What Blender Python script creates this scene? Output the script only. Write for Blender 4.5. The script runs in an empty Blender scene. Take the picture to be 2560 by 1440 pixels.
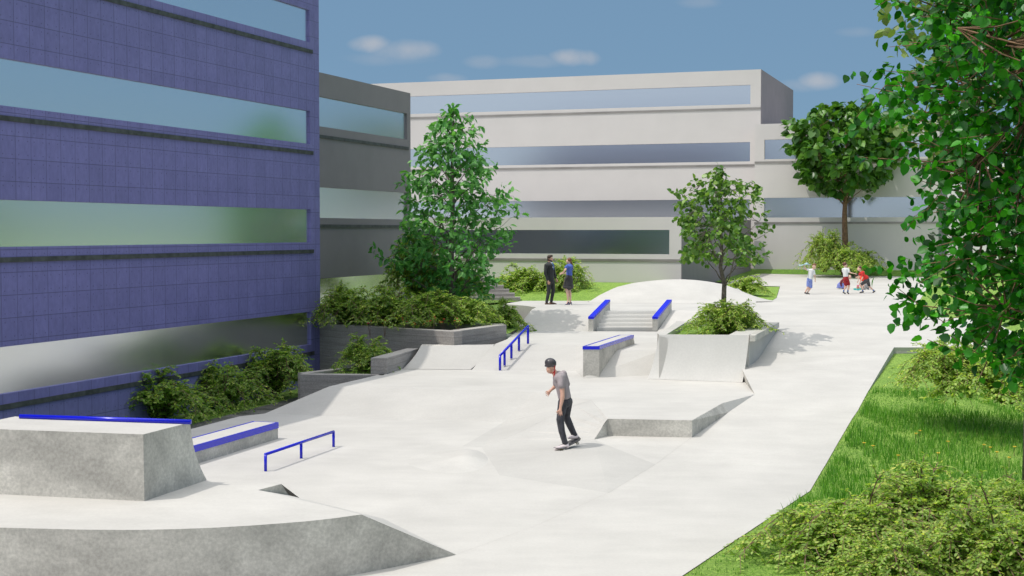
import bpy, bmesh, math, random
import numpy as np
from mathutils import Vector, Matrix
R = math.radians
scene = bpy.context.scene
col = scene.collection
# ------------------------------------------------------------------ camera
CAMZ = 4.3; PITCH = math.atan(141/3555.0); F = 3555.0
cam_d = bpy.data.cameras.new("camera"); cam = bpy.data.objects.new("camera", cam_d); col.objects.link(cam)
cam.location = (0, 0, CAMZ); cam.rotation_euler = (math.pi/2 - PITCH, 0, 0)
cam_d.sensor_width = 36; cam_d.lens = 36*F/2560; cam_d.clip_start = .1; cam_d.clip_end = 3000
scene.camera = cam
# ------------------------------------------------------------------ world, sun, exposure
SUN_FROM = Vector((-.52, -.20, 1.0)).normalized()
w = bpy.data.worlds.new("World"); scene.world = w; w.use_nodes = True
nt = w.node_tree; bg = nt.nodes['Background']
sky = nt.nodes.new('ShaderNodeTexSky'); sky.sky_type = 'NISHITA'; sky.sun_disc = False
sky.sun_elevation = math.asin(SUN_FROM.z); sky.sun_rotation = math.atan2(SUN_FROM.x, SUN_FROM.y)
sky.altitude = 1500; sky.air_density = 1.0; sky.dust_density = .3; sky.ozone_density = 3.0
bg.inputs[1].default_value = .15
HAZE = (1.08, 1.92, 2.9, 1); OVER = (13.0, 12.9, 12.8, 1); GLOW = (2.6, 2.4, 2.1, 1)
def wn(t, **k):
    n = nt.nodes.new(t)
    for a, b in k.items(): setattr(n, a, b)
    return n
# soft small clouds: blobs in (azimuth, elevation), ragged by noise
tc = wn('ShaderNodeTexCoord'); sep = wn('ShaderNodeSeparateXYZ'); nt.links.new(tc.outputs['Generated'], sep.inputs[0])
def M(op, a, b=None, c=None, clamp=False):
    n = wn('ShaderNodeMath', operation=op, use_clamp=clamp)
    for i, v in enumerate((a, b, c)):
        if v is None: continue
        if isinstance(v, (int, float)): n.inputs[i].default_value = v
        else: nt.links.new(v, n.inputs[i])
    return n.outputs[0]
az = M('DIVIDE', sep.outputs[0], sep.outputs[1]); el = M('DIVIDE', sep.outputs[2], sep.outputs[1])
noi = wn('ShaderNodeTexNoise'); noi.inputs['Scale'].default_value = 34; noi.inputs['Detail'].default_value = 5
nt.links.new(tc.outputs['Generated'], noi.inputs['Vector'])
nfac = noi.outputs[0]
tot = None
for (px, py, wx, wy, amp) in [(930,115,72,20,.85),(1005,130,95,24,.7),(965,150,130,16,.3),(1440,148,66,19,.8),(1330,158,110,13,.3),
                              (1210,158,60,14,.35),(2045,206,62,20,.8),(2010,216,90,14,.35),(1115,200,55,12,.4),(2330,170,60,20,.3),
                              (1745,10,60,14,.3),(2140,85,60,12,.3),(600,-300,260,60,.8),(1500,-420,380,70,.8),(2300,-260,300,50,.7),
                              (3300,120,300,40,.8),(-700,140,300,40,.8)]:
    a0 = (px-1280)/F; e0 = (580-py)/F
    dx = M('DIVIDE', M('SUBTRACT', az, a0), wx/F); dy = M('DIVIDE', M('SUBTRACT', el, e0), wy*1.35/F)
    r2 = M('ADD', M('MULTIPLY', dx, dx), M('MULTIPLY', dy, dy))
    r2 = M('ADD', r2, M('MULTIPLY', M('SUBTRACT', nfac, .5), 1.9))
    v = M('MULTIPLY', M('SUBTRACT', 1.0, r2, clamp=True), amp)
    tot = v if tot is None else M('MAXIMUM', tot, v)
front = M('GREATER_THAN', sep.outputs[1], .02)
tot = M('MULTIPLY', M('MULTIPLY', tot, front), 1.0)
# even summer haze mixed into the clear sky, unseen bright cloud added overhead as fill light
mxs = wn('ShaderNodeMix', data_type='RGBA'); mxs.inputs[0].default_value = .9
mxs.inputs['B'].default_value = HAZE
nt.links.new(sky.outputs[0], mxs.inputs['A'])
ovn = wn('ShaderNodeTexNoise'); ovn.inputs['Scale'].default_value = 3.5; ovn.inputs['Detail'].default_value = 4
nt.links.new(tc.outputs['Generated'], ovn.inputs['Vector'])
ov = M('MULTIPLY', M('SUBTRACT', M('ADD', sep.outputs[2], M('MULTIPLY', M('SUBTRACT', ovn.outputs[0], .5), .25)), .70), 5.0, clamp=True)
vd = wn('ShaderNodeVectorMath', operation='DOT_PRODUCT'); nt.links.new(tc.outputs['Generated'], vd.inputs[0]); vd.inputs[1].default_value = SUN_FROM
vd2 = wn('ShaderNodeVectorMath', operation='DOT_PRODUCT'); nt.links.new(tc.outputs['Generated'], vd2.inputs[0]); vd2.inputs[1].default_value = Vector((-.6, -.75, .66)).normalized()
glow = M('MAXIMUM', M('POWER', M('MAXIMUM', vd.outputs['Value'], 0.0), 2.5), M('MULTIPLY', M('POWER', M('MAXIMUM', vd2.outputs['Value'], 0.0), 6.0), 3.2))  # unseen glow near the sun and behind the camera, added as fill
mxo = wn('ShaderNodeMix', data_type='RGBA'); mxo.inputs['B'].default_value = OVER
nt.links.new(ov, mxo.inputs[0]); nt.links.new(mxs.outputs['Result'], mxo.inputs['A'])
mx = wn('ShaderNodeMix', data_type='RGBA'); mx.inputs['B'].default_value = (3.6, 3.6, 3.75, 1)
nt.links.new(M('MULTIPLY', M('POWER', tot, 1.3), .8, clamp=True), mx.inputs[0]); mg_ = wn('ShaderNodeMix', data_type='RGBA', blend_type='ADD'); mg_.clamp_factor = False; mg_.inputs['B'].default_value = GLOW
nt.links.new(glow, mg_.inputs[0]); nt.links.new(mxo.outputs['Result'], mg_.inputs['A'])
nt.links.new(mg_.outputs['Result'], mx.inputs['A'])
nt.links.new(mx.outputs['Result'], bg.inputs[0])
sd = bpy.data.lights.new("sun", 'SUN'); sun = bpy.data.objects.new("sun", sd); col.objects.link(sun)
sd.energy = 2.45; sd.angle = R(.5); sd.color = (1, .955, .89)
sun.rotation_euler = SUN_FROM.to_track_quat('Z', 'Y').to_euler()
sun.location = (-20, -8, 40)
scene.view_settings.view_transform = 'Standard'; scene.view_settings.look = 'None'
scene.view_settings.exposure = 0.0; scene.view_settings.gamma = 1
scene.render.resolution_x = 1024; scene.render.resolution_y = 576
scene.render.engine = 'CYCLES'
scene.cycles.max_bounces = 6; scene.cycles.transparent_max_bounces = 8

# ------------------------------------------------------------------ picture -> place
def ray(px, py):
    a = (px-1280)/F; b = -(py-720)/F
    c, s = math.cos(PITCH), math.sin(PITCH)
    return Vector((a, c + b*s, -s + b*c))
def at(px, py, z):
    r = ray(px, py); t = (z-CAMZ)/r.z; return Vector((r.x*t, r.y*t, z))
def atd(px, py, d):
    r = ray(px, py); t = d/r.y; return Vector((r.x*t, d, CAMZ + r.z*t))
ZW = [(0,0),(26,0),(28.9,.15),(31.6,.3),(33.3,.5),(36,.8),(38.5,1.15),(42,1.5),(44,1.62),(46,1.66),(56,1.66),(58,1.72),(76,2.2),(300,2.2)]
def zw(d):
    return float(np.interp(d, [a for a, b in ZW], [b for a, b in ZW]))
def atw(px, py):
    r = ray(px, py); t = 5.
    while t < 400 and CAMZ + r.z*t > zw(r.y*t): t += .05
    return Vector((r.x*t, r.y*t, zw(r.y*t)))

# ------------------------------------------------------------------ materials
def newmat(name):
    m = bpy.data.materials.new(name); m.use_nodes = True
    return m, m.node_tree, m.node_tree.nodes['Principled BSDF']
def noise(t, scale, detail=4, src=None, rough=.55):
    n = t.nodes.new('ShaderNodeTexNoise'); n.inputs['Scale'].default_value = scale; n.inputs['Detail'].default_value = detail
    n.inputs['Roughness'].default_value = rough
    if src: t.links.new(src, n.inputs['Vector'])
    return n.outputs[0]
def mapping(t, scale=(1,1,1), rot=(0,0,0), coord='Object'):
    tc = t.nodes.new('ShaderNodeTexCoord'); mp = t.nodes.new('ShaderNodeMapping')
    mp.inputs['Scale'].default_value = scale; mp.inputs['Rotation'].default_value = rot
    t.links.new(tc.outputs[coord], mp.inputs[0]); return mp.outputs[0]
def ramp(t, src, stops):
    r = t.nodes.new('ShaderNodeValToRGB'); t.links.new(src, r.inputs[0])
    e = r.color_ramp.elements
    while len(e) < len(stops): e.new(.5)
    for q, (p, c) in zip(e, stops): q.position = p; q.color = (*c, 1)
    return r.outputs[0]
def mul(t, a, b, fac=1.0, mode='MULTIPLY'):
    m = t.nodes.new('ShaderNodeMix'); m.data_type = 'RGBA'; m.blend_type = mode; m.inputs[0].default_value = fac
    for s, k in ((a, 'A'), (b, 'B')):
        if isinstance(s, tuple): m.inputs[k].default_value = (*s, 1)
        else: t.links.new(s, m.inputs[k])
    return m.outputs['Result']
def bump(t, p, src, strength, dist=.02):
    b = t.nodes.new('ShaderNodeBump'); b.inputs['Strength'].default_value = strength; b.inputs['Distance'].default_value = dist
    t.links.new(src, b.inputs['Height']); t.links.new(b.outputs[0], p.inputs['Normal'])
def plain(name, c, rough=.6, metal=0, var=.12, scale=8, bmp=0):
    m, t, p = newmat(name); p.inputs['Roughness'].default_value = rough; p.inputs['Metallic'].default_value = metal
    v = mapping(t); n = noise(t, scale, 4, v)
    lo = tuple(x*(1-var) for x in c); hi = tuple(min(1, x*(1+var)) for x in c)
    t.links.new(ramp(t, n, [(.3, lo), (.7, hi)]), p.inputs['Base Color'])
    if bmp: bump(t, p, n, bmp)
    return m
def concrete(name, base, mott, fine, rough=.75, streak=.5):
    """smooth trowelled concrete: cloudy mottling, faint streaks, specks"""
    m, t, p = newmat(name); p.inputs['Roughness'].default_value = rough
    v = mapping(t); vs = mapping(t, (.5, 1.3, 1.0), (0, 0, R(24)))
    big = noise(t, .55, 6, v, .62); st = noise(t, 1.6, 7, vs, .62); fn = noise(t, 22, 5, v, .65)
    c = ramp(t, big, [(.3, tuple(x*(1-mott) for x in base)), (.72, tuple(min(.95, x*(1+mott*.45)) for x in base))])
    g = lambda k: ((1-k,)*3, (1+k*.3,)*3)
    a, b = g(streak*mott*1.6); c = mul(t, c, ramp(t, st, [(.36, a), (.62, b)]))
    a, b = g(fine); c = mul(t, c, ramp(t, fn, [(.38, a), (.66, b)]))
    t.links.new(c, p.inputs['Base Color']); bump(t, p, fn, .12, .006)
    return m
m_plaza = concrete('pale_concrete', (.548, .530, .496), .12, .05, .7, .22)
m_face = concrete('mottled_concrete', (.625, .60, .545), .32, .20, .7)
m_trans = concrete('ramp_concrete', (.66, .645, .61), .08, .05, .7, .2)
m_bank_shade = concrete('bank_shade_concrete', (.495, .480, .450), .10, .05, .7, .22)  # plaza concrete darkened: shading of the banks is put into the colour
def boardwall():
    m, t, p = newmat('board_marked_concrete'); p.inputs['Roughness'].default_value = .85
    v = mapping(t, (.5, .5, 9)); n = noise(t, 1.6, 6, v, .7); v2 = mapping(t); f = noise(t, 30, 5, v2, .7); b = noise(t, 1.2, 4, v2)
    c = ramp(t, n, [(.3, (.27, .25, .235)), (.7, (.42, .395, .37))])
    c = mul(t, c, ramp(t, f, [(.3, (.72,)*3), (.7, (1.12,)*3)])); c = mul(t, c, ramp(t, b, [(.3, (.88,)*3), (.7, (1.06,)*3)]))
    wv = t.nodes.new('ShaderNodeTexWave'); wv.bands_direction = 'Z'; wv.inputs['Scale'].default_value = 1.6; wv.inputs['Distortion'].default_value = 1.5
    t.links.new(v2, wv.inputs[0])
    c = mul(t, c, ramp(t, wv.outputs[0], [(0, (.85,)*3), (.1, (1,)*3)]))
    t.links.new(c, p.inputs['Base Color']); bump(t, p, n, .5, .02); return m
m_board = boardwall()
m_walktop = concrete('wall_cap_concrete', (.42, .395, .37), .12, .15)
m_dkpath = concrete('dark_pavement', (.20, .195, .19), .2, .45, .9)
def purple():
    m, t, p = newmat('violet_panel_concrete'); p.inputs['Roughness'].default_value = .62
    tc = t.nodes.new('ShaderNodeTexCoord'); s = t.nodes.new('ShaderNodeSeparateXYZ'); t.links.new(tc.outputs['Object'], s.inputs[0])
    def mm(op, a, b=None, c=None):
        n = t.nodes.new('ShaderNodeMath'); n.operation = op
        for i, v in enumerate((a, b, c)):
            if v is None: continue
            if isinstance(v, (int, float)): n.inputs[i].default_value = v
            else: t.links.new(v, n.inputs[i])
        return n.outputs[0]
    P = .52; fy = mm('FRACT', mm('DIVIDE', mm('ADD', s.outputs[1], 200), P)); fz = mm('FRACT', mm('DIVIDE', mm('ADD', s.outputs[2], 10.13), P*.94))
    def near(f, w): return mm('LESS_THAN', mm('ABSOLUTE', mm('SUBTRACT', f, .5)), w)
    joint = mm('MAXIMUM', mm('GREATER_THAN', mm('ABSOLUTE', mm('SUBTRACT', fy, .5)), .483), mm('GREATER_THAN', mm('ABSOLUTE', mm('SUBTRACT', fz, .5)), .483))
    gy = mm('ABSOLUTE', mm('SUBTRACT', fy, .5)); gz = mm('ABSOLUTE', mm('SUBTRACT', fz, .5))
    hy = mm('SUBTRACT', gy, .29); hz = mm('SUBTRACT', gz, .31)
    hole = mm('LESS_THAN', mm('ADD', mm('MULTIPLY', hy, hy), mm('MULTIPLY', hz, hz)), .0009)
    iy = mm('FLOOR', mm('DIVIDE', mm('ADD', s.outputs[1], 200), P)); iz = mm('FLOOR', mm('DIVIDE', mm('ADD', s.outputs[2], 10.13), P*.94))
    cb = t.nodes.new('ShaderNodeCombineXYZ'); t.links.new(iy, cb.inputs[0]); t.links.new(iz, cb.inputs[1])
    wnn = t.nodes.new('ShaderNodeTexWhiteNoise'); wnn.noise_dimensions = '2D'; t.links.new(cb.outputs[0], wnn.inputs['Vector'])
    v = mapping(t); n1 = noise(t, .9, 5, v, .6); n2 = noise(t, 9, 6, mapping(t, (1, 1, .45)), .7)
    c = ramp(t, n1, [(.3, (.185, .172, .405)), (.7, (.215, .20, .455))])
    c = mul(t, c, ramp(t, n2, [(.3, (.86,)*3), (.7, (1.1,)*3)])); c = mul(t, c, ramp(t, wnn.outputs[0], [(0, (.94,)*3), (1, (1.05,)*3)]))
    dk = mm('SUBTRACT', 1, mm('MULTIPLY', mm('MAXIMUM', joint, hole), .44))
    cc = t.nodes.new('ShaderNodeCombineColor')
    for i in range(3): t.links.new(dk, cc.inputs[i])
    c = mul(t, c, cc.outputs[0]); t.links.new(c, p.inputs['Base Color'])
    bump(t, p, dk, .4, .01); return m
m_purple = purple()
m_gray = plain('grey_render_and_wall_shade', (.255, .228, .240), .8, 0, .05, 1.2)  # the grey building's own colour, also painted shade on pale end walls
m_light = plain('off_white_render', (.585, .555, .535), .75, 0, .025, .8)
m_white = plain('white_render', (.82, .80, .78), .7, 0, .02, .5)
m_belt = plain('slate_belt', (.060, .064, .062), .6, 0, .5, 5, .5)
m_belt2 = plain('bronze_belt', (.30, .28, .26), .35, .4, .25, .4)
def glass(name, c, rough):
    m, t, p = newmat(name); p.inputs['Metallic'].default_value = 1; p.inputs['Roughness'].default_value = rough
    p.inputs['Base Color'].default_value = (*c, 1)
    v = mapping(t, (.2, .2, 1)); n = noise(t, 1.5, 2, v); bump(t, p, n, .02, .05); return m
m_glass = glass('reflective_glass', (.83, .855, .87), .23)
m_glass_far = glass('satin_glass', (.54, .58, .64), .2)
m_blue = plain('blue_steel', (.003, .007, .55), .22, 0, .03, 3)
m_bluetop = plain('blue_steel_plate', (.003, .008, .60), .2, 0, .03, 3)
for m_ in (m_blue, m_bluetop): m_.node_tree.nodes['Principled BSDF'].inputs['Specular IOR Level'].default_value = .5
def grassmat(name, lo, hi, sc=9):
    m, t, p = newmat(name); p.inputs['Roughness'].default_value = .8
    v = mapping(t); a = noise(t, sc*3.2, 6, v, .75); b = noise(t, .7, 4, v, .6); f = noise(t, sc*1.1, 5, v, .7)
    c = ramp(t, a, [(.34, tuple(x*.45 for x in lo)), (.5, lo), (.68, hi)])
    c = mul(t, c, ramp(t, b, [(.3, (.8, .86, .75)), (.7, (1.12, 1.06, 1.1))])); c = mul(t, c, ramp(t, f, [(.32, (.62, .7, .6)), (.62, (1.1, 1.1, 1.1))]))
    t.links.new(c, p.inputs['Base Color']); bump(t, p, a, .9, .05); return m
m_lawn = grassmat('lawn', (.23, .39, .05), (.43, .62, .12))
m_lawn_far = grassmat('lawn_far', (.13, .27, .02), (.22, .38, .04), 4)
m_ground = plain('earth', (.085, .105, .075), .9, 0, .2, .2)
def leafmat(name, stops, rough=.42, trans=.3, spec=.5):
    m, t, p = newmat(name); p.inputs['Roughness'].default_value = rough; p.inputs['Specular IOR Level'].default_value = spec
    g = t.nodes.new('ShaderNodeNewGeometry')
    c = ramp(t, g.outputs['Random Per Island'], stops)
    t.links.new(c, p.inputs['Base Color'])
    tr = t.nodes.new('ShaderNodeBsdfTranslucent'); t.links.new(mul(t, c, (1.35, 1.5, .6)), tr.inputs[0])
    ms = t.nodes.new('ShaderNodeMixShader'); ms.inputs[0].default_value = trans
    out = [n for n in t.nodes if n.type == 'OUTPUT_MATERIAL'][0]
    t.links.new(p.outputs[0], ms.inputs[1]); t.links.new(tr.outputs[0], ms.inputs[2]); t.links.new(ms.outputs[0], out.inputs[0])
    return m
m_leaf_a = leafmat('broad_leaf', [(0, (.04, .17, .03)), (.5, (.10, .31, .07)), (1, (.22, .50, .14))], .5, .35)
m_leaf_b = leafmat('aspen_leaf', [(0, (.055, .15, .02)), (.5, (.12, .25, .035)), (1, (.25, .39, .07))], .4, .3)
m_leaf_c = leafmat('glossy_leaf', [(0, (.03, .11, .012)), (.5, (.07, .19, .022)), (1, (.14, .29, .04))], .36, .25)
m_leaf_d = leafmat('near_leaf', [(0, (.006, .075, .003)), (.6, (.028, .20, .008)), (1, (.09, .44, .025))], .34, .36)
m_leaf_e = leafmat('pale_leaf', [(0, (.10, .17, .035)), (1, (.22, .30, .09))], .5, .35)
m_bushleaf = leafmat('shrub_leaf', [(0, (.17, .28, .05)), (.45, (.32, .47, .10)), (.8, (.46, .58, .15)), (1, (.66, .68, .16))], .5, .5)
m_bushleaf2 = leafmat('dark_shrub_leaf', [(0, (.12, .23, .04)), (.5, (.23, .37, .07)), (.9, (.38, .50, .10)), (1, (.56, .6, .12))], .5, .5)
m_blade = leafmat('grass_blade', [(0, (.05, .16, .015)), (.5, (.10, .28, .025)), (1, (.20, .42, .05))], .5, .4)
m_twig = plain('twig_bark', (.17, .10, .07), .8, 0, .3, 12)
m_bark = plain('grey_bark', (.15, .125, .105), .9, 0, .45, 14, .6)
m_bark2 = plain('brown_bark', (.20, .115, .065), .9, 0, .4, 10, .6)
m_red = plain('red_petal', (.55, .02, .015), .6)
m_yellow = plain('yellow_petal', (.75, .5, .04), .6)

# ------------------------------------------------------------------ mesh helpers
class MB:
    def __init__(s): s.v = []; s.f = []
    def add(s, vs, fs):
        o = len(s.v); s.v += [tuple(v) for v in vs]; s.f += [tuple(i+o for i in f) for f in fs]; return s
    def poly(s, pts): return s.add(pts, [tuple(range(len(pts)))])
    def prism(s, top, bottom):
        """top and bottom rings (same count, counter-clockwise seen from above)"""
        n = len(top); vs = list(top)+list(bottom)
        fs = [tuple(range(n)), tuple(range(2*n-1, n-1, -1))] + [(i, n+i, n+(i+1) % n, (i+1) % n) for i in range(n)]
        return s.add(vs, fs)
    def box(s, x0, x1, y0, y1, z0, z1):
        t = [(x0,y0,z1),(x1,y0,z1),(x1,y1,z1),(x0,y1,z1)]; b = [(x0,y0,z0),(x1,y0,z0),(x1,y1,z0),(x0,y1,z0)]
        return s.prism(t, b)
    def slab(s, ring, z0):
        return s.prism(ring, [(p[0], p[1], z0) for p in ring])
    def tube(s, pts, rad, n=8, cap=True):
        pts = [Vector(p) for p in pts]
        if not hasattr(rad, '__len__'): rad = [rad]*len(pts)
        vs = []; up = Vector((0, 0, 1)); prev = None
        for i, p in enumerate(pts):
            d = (pts[min(i+1, len(pts)-1)] - pts[max(i-1, 0)])
            d = d.normalized() if d.length > 1e-9 else Vector((0,0,1))
            if prev is None:
                a = d.cross(up if abs(d.z) < .9 else Vector((1, 0, 0))).normalized()
            else:
                a = (prev - d*prev.dot(d)).normalized()
            prev = a; b = d.cross(a)
            for k in range(n):
                th = 2*math.pi*k/n; vs.append(p + (a*math.cos(th) + b*math.sin(th))*rad[i])
        fs = [(i*n+k, i*n+(k+1) % n, (i+1)*n+(k+1) % n, (i+1)*n+k) for i in range(len(pts)-1) for k in range(n)]
        if cap: fs += [tuple(range(n-1, -1, -1)), tuple((len(pts)-1)*n+k for k in range(n))]
        return s.add(vs, fs)
    def ball(s, c, r, seg=10, rings=7, rot=None):
        if not hasattr(r, '__len__'): r = (r, r, r)
        vs = []; c = Vector(c)
        for i in range(rings+1):
            ph = math.pi*i/rings
            for k in range(seg):
                th = 2*math.pi*k/seg
                q = Vector((r[0]*math.sin(ph)*math.cos(th), r[1]*math.sin(ph)*math.sin(th), r[2]*math.cos(ph)))
                if rot: q = rot @ q
                vs.append(c+q)
        fs = [(i*seg+k, (i+1)*seg+k, (i+1)*seg+(k+1) % seg, i*seg+(k+1) % seg) for i in range(rings) for k in range(seg)]
        return s.add(vs, fs)
    def build(s, name, mat, parent=None, smooth=False, local=False, bevel=0):
        me = bpy.data.meshes.new(name)
        vs = s.v
        if parent is not None and not local:
            inv = Matrix.LocRotScale(parent.location, parent.rotation_euler, parent.scale).inverted()
            vs = [tuple(inv @ Vector(v)) for v in vs]
        me.from_pydata(vs, [], s.f); me.materials.append(mat)
        if smooth:
            me.polygons.foreach_set('use_smooth', [True]*len(me.polygons))
        me.update()
        o = bpy.data.objects.new(name, me); col.objects.link(o)
        if parent is not None: o.parent = parent
        if bevel:
            b = o.modifiers.new('bevel', 'BEVEL'); b.width = bevel; b.segments = 2; b.limit_method = 'ANGLE'
        return o
def tag(o, label=None, cat=None, group=None, kind=None):
    if label: o['label'] = label
    if cat: o['category'] = cat
    if group: o['group'] = group
    if kind: o['kind'] = kind
    return o
def thing(name, label, cat, loc=(0,0,0), rz=0, group=None):
    o = bpy.data.objects.new(name, None); col.objects.link(o); o.empty_display_size = .2
    o.location = loc; o.rotation_euler = (0, 0, rz); return tag(o, label, cat, group)
def struct(name, mb, mat, label=None, smooth=False):
    return tag(mb.build(name, mat, None, smooth), label, None, None, 'structure')
V = Vector
TH = R(19.2)
U = V((math.cos(TH), -math.sin(TH), 0)); W = V((math.sin(TH), math.cos(TH), 0))   # building grid axes

# ------------------------------------------------------------------ ground
zA, zB, zC, zD = 0., .5, 1.05, 1.66
ground = MB(); ground.box(-900, 900, -300, 1500, -3.2, -3.0)
struct('ground', ground, m_ground)
hl = MB(); ha = [(-1.2+i*.11) for i in range(30)]
for a0, a1 in zip(ha, ha[1:]):
    r = 420; p = [V((r*math.cos(a), r*math.sin(a), -3)) for a in (a0, a1)]
    h = [16+7*math.sin(a*5+1)+4*math.sin(a*13) for a in (a0, a1)]
    t = [V((r*1.12*math.cos(a), r*1.12*math.sin(a), k)) for a, k in zip((a0, a1), h)]
    q = [V((r*1.5*math.cos(a), r*1.5*math.sin(a), -3)) for a in (a0, a1)]
    hl.poly([p[0], p[1], t[1], t[0]]); hl.poly([t[0], t[1], q[1], q[0]])
struct('added_hills', hl, m_ground, None, True)  # ridge added for the dark band it gives the window reflections
# pale concrete plaza: flat levels and banks
pz = MB()
p_s0 = at(1140,1387,0); p_s1 = at(1335,1317,0); p_s2 = at(1522,1232,0)
bankL0 = at(662,1034,0); bankR0 = at(1258,1056,0); bankL1 = at(823,966,zB); bankR1 = at(1335,980,zB); hipT = at(1479,1000,zB)
f0 = at(1155,1116,0); fk = at(1204,1118,.004); q1 = at(1249,1188,0)
A = [V((-.75,2,0)), p_s0, p_s1, p_s2, q1, fk, f0, bankR0, bankL0, at(598,1041,0), at(480,1072,0), V((-14,12,0)), V((-14,2,0))]
pz.poly(A)
bk = MB(); bk.poly([bankL0, bankR0, hipT, bankR1, bankL1])
ledA = at(1520,1047,zB); ledL = at(1485,1099,.16); ledB = at(1730,1051,zB)
def under(p, z): return V((p.x, p.y, z))
ledA0 = under(ledA, .154); ledB0 = under(ledB, .154)
ledC = at(1806,1008,zB); ledD = at(1822,1030,.3)
w1 = at(1639,1161,.03); w2 = at(1691,1122,.08)
for tri in ([fk, q1, ledL], [q1, p_s2, ledL], [ledL, p_s2, w1]): bk.poly(tri)
for tri in ([ledL, w1, w2], [ledL, w2, ledB0, ledA0]): pz.poly(tri)
# soft roll from level B down to the bank, in strips
n_ = 6; sm = lambda t: t*t*(3-2*t)
top = [hipT, ledA]; bot = [fk, ledL]
for k in range(n_):
    a0, a1 = k/n_, (k+1)/n_
    def pt(i, t):
        p = top[i].lerp(bot[i], t); p.z = top[i].z + (bot[i].z-top[i].z)*(t*.45+.55*sm(t)); return p
    bk.poly([pt(0, a0), pt(0, a1), pt(1, a1), pt(1, a0)]); bk.poly([bankR0, pt(0, a1), pt(0, a0)])
bk.poly([bankR0, f0, fk])
joint_a = [pt(0, k/n_) for k in range(n_+1)]
# level B
qbL = at(1630,938,zB); qbR = at(1857,948,zB); sliver = at(1887,986,zB)
B = [bankL1, bankR1, hipT, ledA, ledB, ledC, sliver, qbR, qbL, at(1458,946,zB), at(1440,928,zB), at(1180,924,zB), at(1007,922,zB), at(955,935,zB)]
pz.poly(B)
pz.poly([ledC, ledD, sliver])
# bank B to C and level C
c1 = at(1235,861,zC); c2 = at(1440,863,zC); c3 = at(1545,876,zC); c4 = at(1652,877,zC)
bk.poly([at(1180,924,zB), at(1440,928,zB), c2, c1])
bk.poly([at(1440,928,zB), at(1458,946,zB), c3, c2]); bk.poly([at(1458,946,zB), qbL, c4, c3])
d0 = at(1288,828,zC); e0 = at(1330,773,zD)
plL = at(1722,831,zC)
pz.poly([c1, c2, c3, c4, V((4.25,38.3,zC)), V((4.6,39.8,zC)), plL, at(1643,829,zC), at(1470,828,zC), d0, at(1268,848,zC)])
bk.poly([d0, at(1470,828,zC), at(1514,776,zD), e0])
pz.poly([at(1643,829,zC), plL, at(1850,815,1.3), at(1800,777,zD), at(1679,776,zD)])
pz.poly([plL, V((7.0,39.6,1.2)), at(1948,806,1.5), at(1850,790,1.6), at(1850,815,1.3)]); pz.poly([at(1850,815,1.3), at(1850,790,1.6), at(1800,777,zD)])
# level D (left part)
Dl = [e0, at(1514,776,zD), at(1679,776,zD), at(1800,777,zD), at(1850,790,1.6), at(1875,765,zD), at(1890,754,zD), at(1700,757,zD), at(1473,755,zD), at(1473,752,zD), at(1307,752,zD), at(1257,760,zD), at(1310,764,zD), at(1341,768,zD)]
pz.poly(Dl)
# retaining faces below D's left corner
fl = [at(1257,760,zD), at(1310,764,zD), at(1341,768,zD), e0, d0]
for a, b in zip(fl, fl[1:]): pz.poly([a, b, V((b.x, b.y, .6)), V((a.x, a.y, .6))])
edge = [d0, at(1268,848,zC), c1]
for a, b in zip(edge, edge[1:]): pz.poly([a, b, V((b.x, b.y, .3)), V((a.x, a.y, .3))])
lf = [at(480,1072,0), at(598,1041,0), bankL0, bankL1, at(955,935,zB), at(1007,922,zB), c1]
for a, b in zip(lf, lf[1:]): pz.poly([a, V((a.x, a.y, -.6)), V((b.x, b.y, -.6)), b])
# long walkway on the right, rising away from the camera
LB = [V((-.75,2,0)), p_s0, p_s1, p_s2, at(1639,1161,.03), at(1691,1122,.08), ledB0, ledD, sliver, at(1856,925,.806), at(1872,900,.87), at(1948,817,1.5), at(1948,806,1.5), at(1850,790,1.6), at(1875,765,zD), at(1890,754,zD),
      at(1930,752,zD), atw(1942,745), atw(1950,716), atw(1830,712), atw(1786,708), atw(1893,684)]
RB0 = [V((-.6,2,0)), V((0.2,10,0)), at(1705,1440,0), at(1930,1290,0), atw(2025,1228), atw(2060,1168), atw(2095,1108), atw(2130,1048), atw(2165,988), atw(2200,928), atw(2235,869)]
dR = RB0[-1].y
RB = RB0 + [V((14.5, dR+.02, zw(dR))), V((14.5, 43.6, zw(43.6))), atw(2262,790), atw(2335,693), atw(1893,684)+V((.1,.02,0))]
def interpX(L, d):
    ys = [p.y for p in L]; xs = [p.x for p in L]
    return float(np.interp(d, ys, xs))
LBm = []; last = -1
for p in LB:
    y = max(p.y, last+.005); LBm.append(V((p.x, y, p.z))); last = y
RBm = []; last = -1
for p in RB:
    y = max(p.y, last+.005); RBm.append(V((p.x, y, p.z))); last = y
ds = sorted(set([round(p.y, 4) for p in LBm+RBm] + [a for a, b in ZW if 2 < a < 73] + list(np.arange(44, 72, 2.))))
dmax = min(LBm[-1].y, RBm[-1].y); ds = sorted(set([d for d in ds if 2 <= d < dmax-.01] + [dmax]))
LY = [p.y for p in LBm]; LZ = [p.z for p in LBm]
rows = []
for d in ds:
    l = V((interpX(LBm, d), d, float(np.interp(d, LY, LZ)))); r = V((interpX(RBm, d), d, zw(d)))
    rows.append((l, r))
for (l0, r0), (l1, r1) in zip(rows, rows[1:]):
    pz.poly([l0, r0, r1, l1])
struct('concrete_banks', bk, m_bank_shade, 'concrete banks between the levels of the skatepark, shade painted into their tone')
jt = MB()
for line in (joint_a[:-1], [p_s0, p_s1, p_s2, w1, w2, ledB0]):
    for p, q in zip(line, line[1:]):
        n2 = (q-p).cross(V((0,0,1))).normalized()*.0013; u2 = V((0,0,.007)); jt.poly([p-n2+u2, p+n2+u2, q+n2+u2, q-n2+u2])
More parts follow.
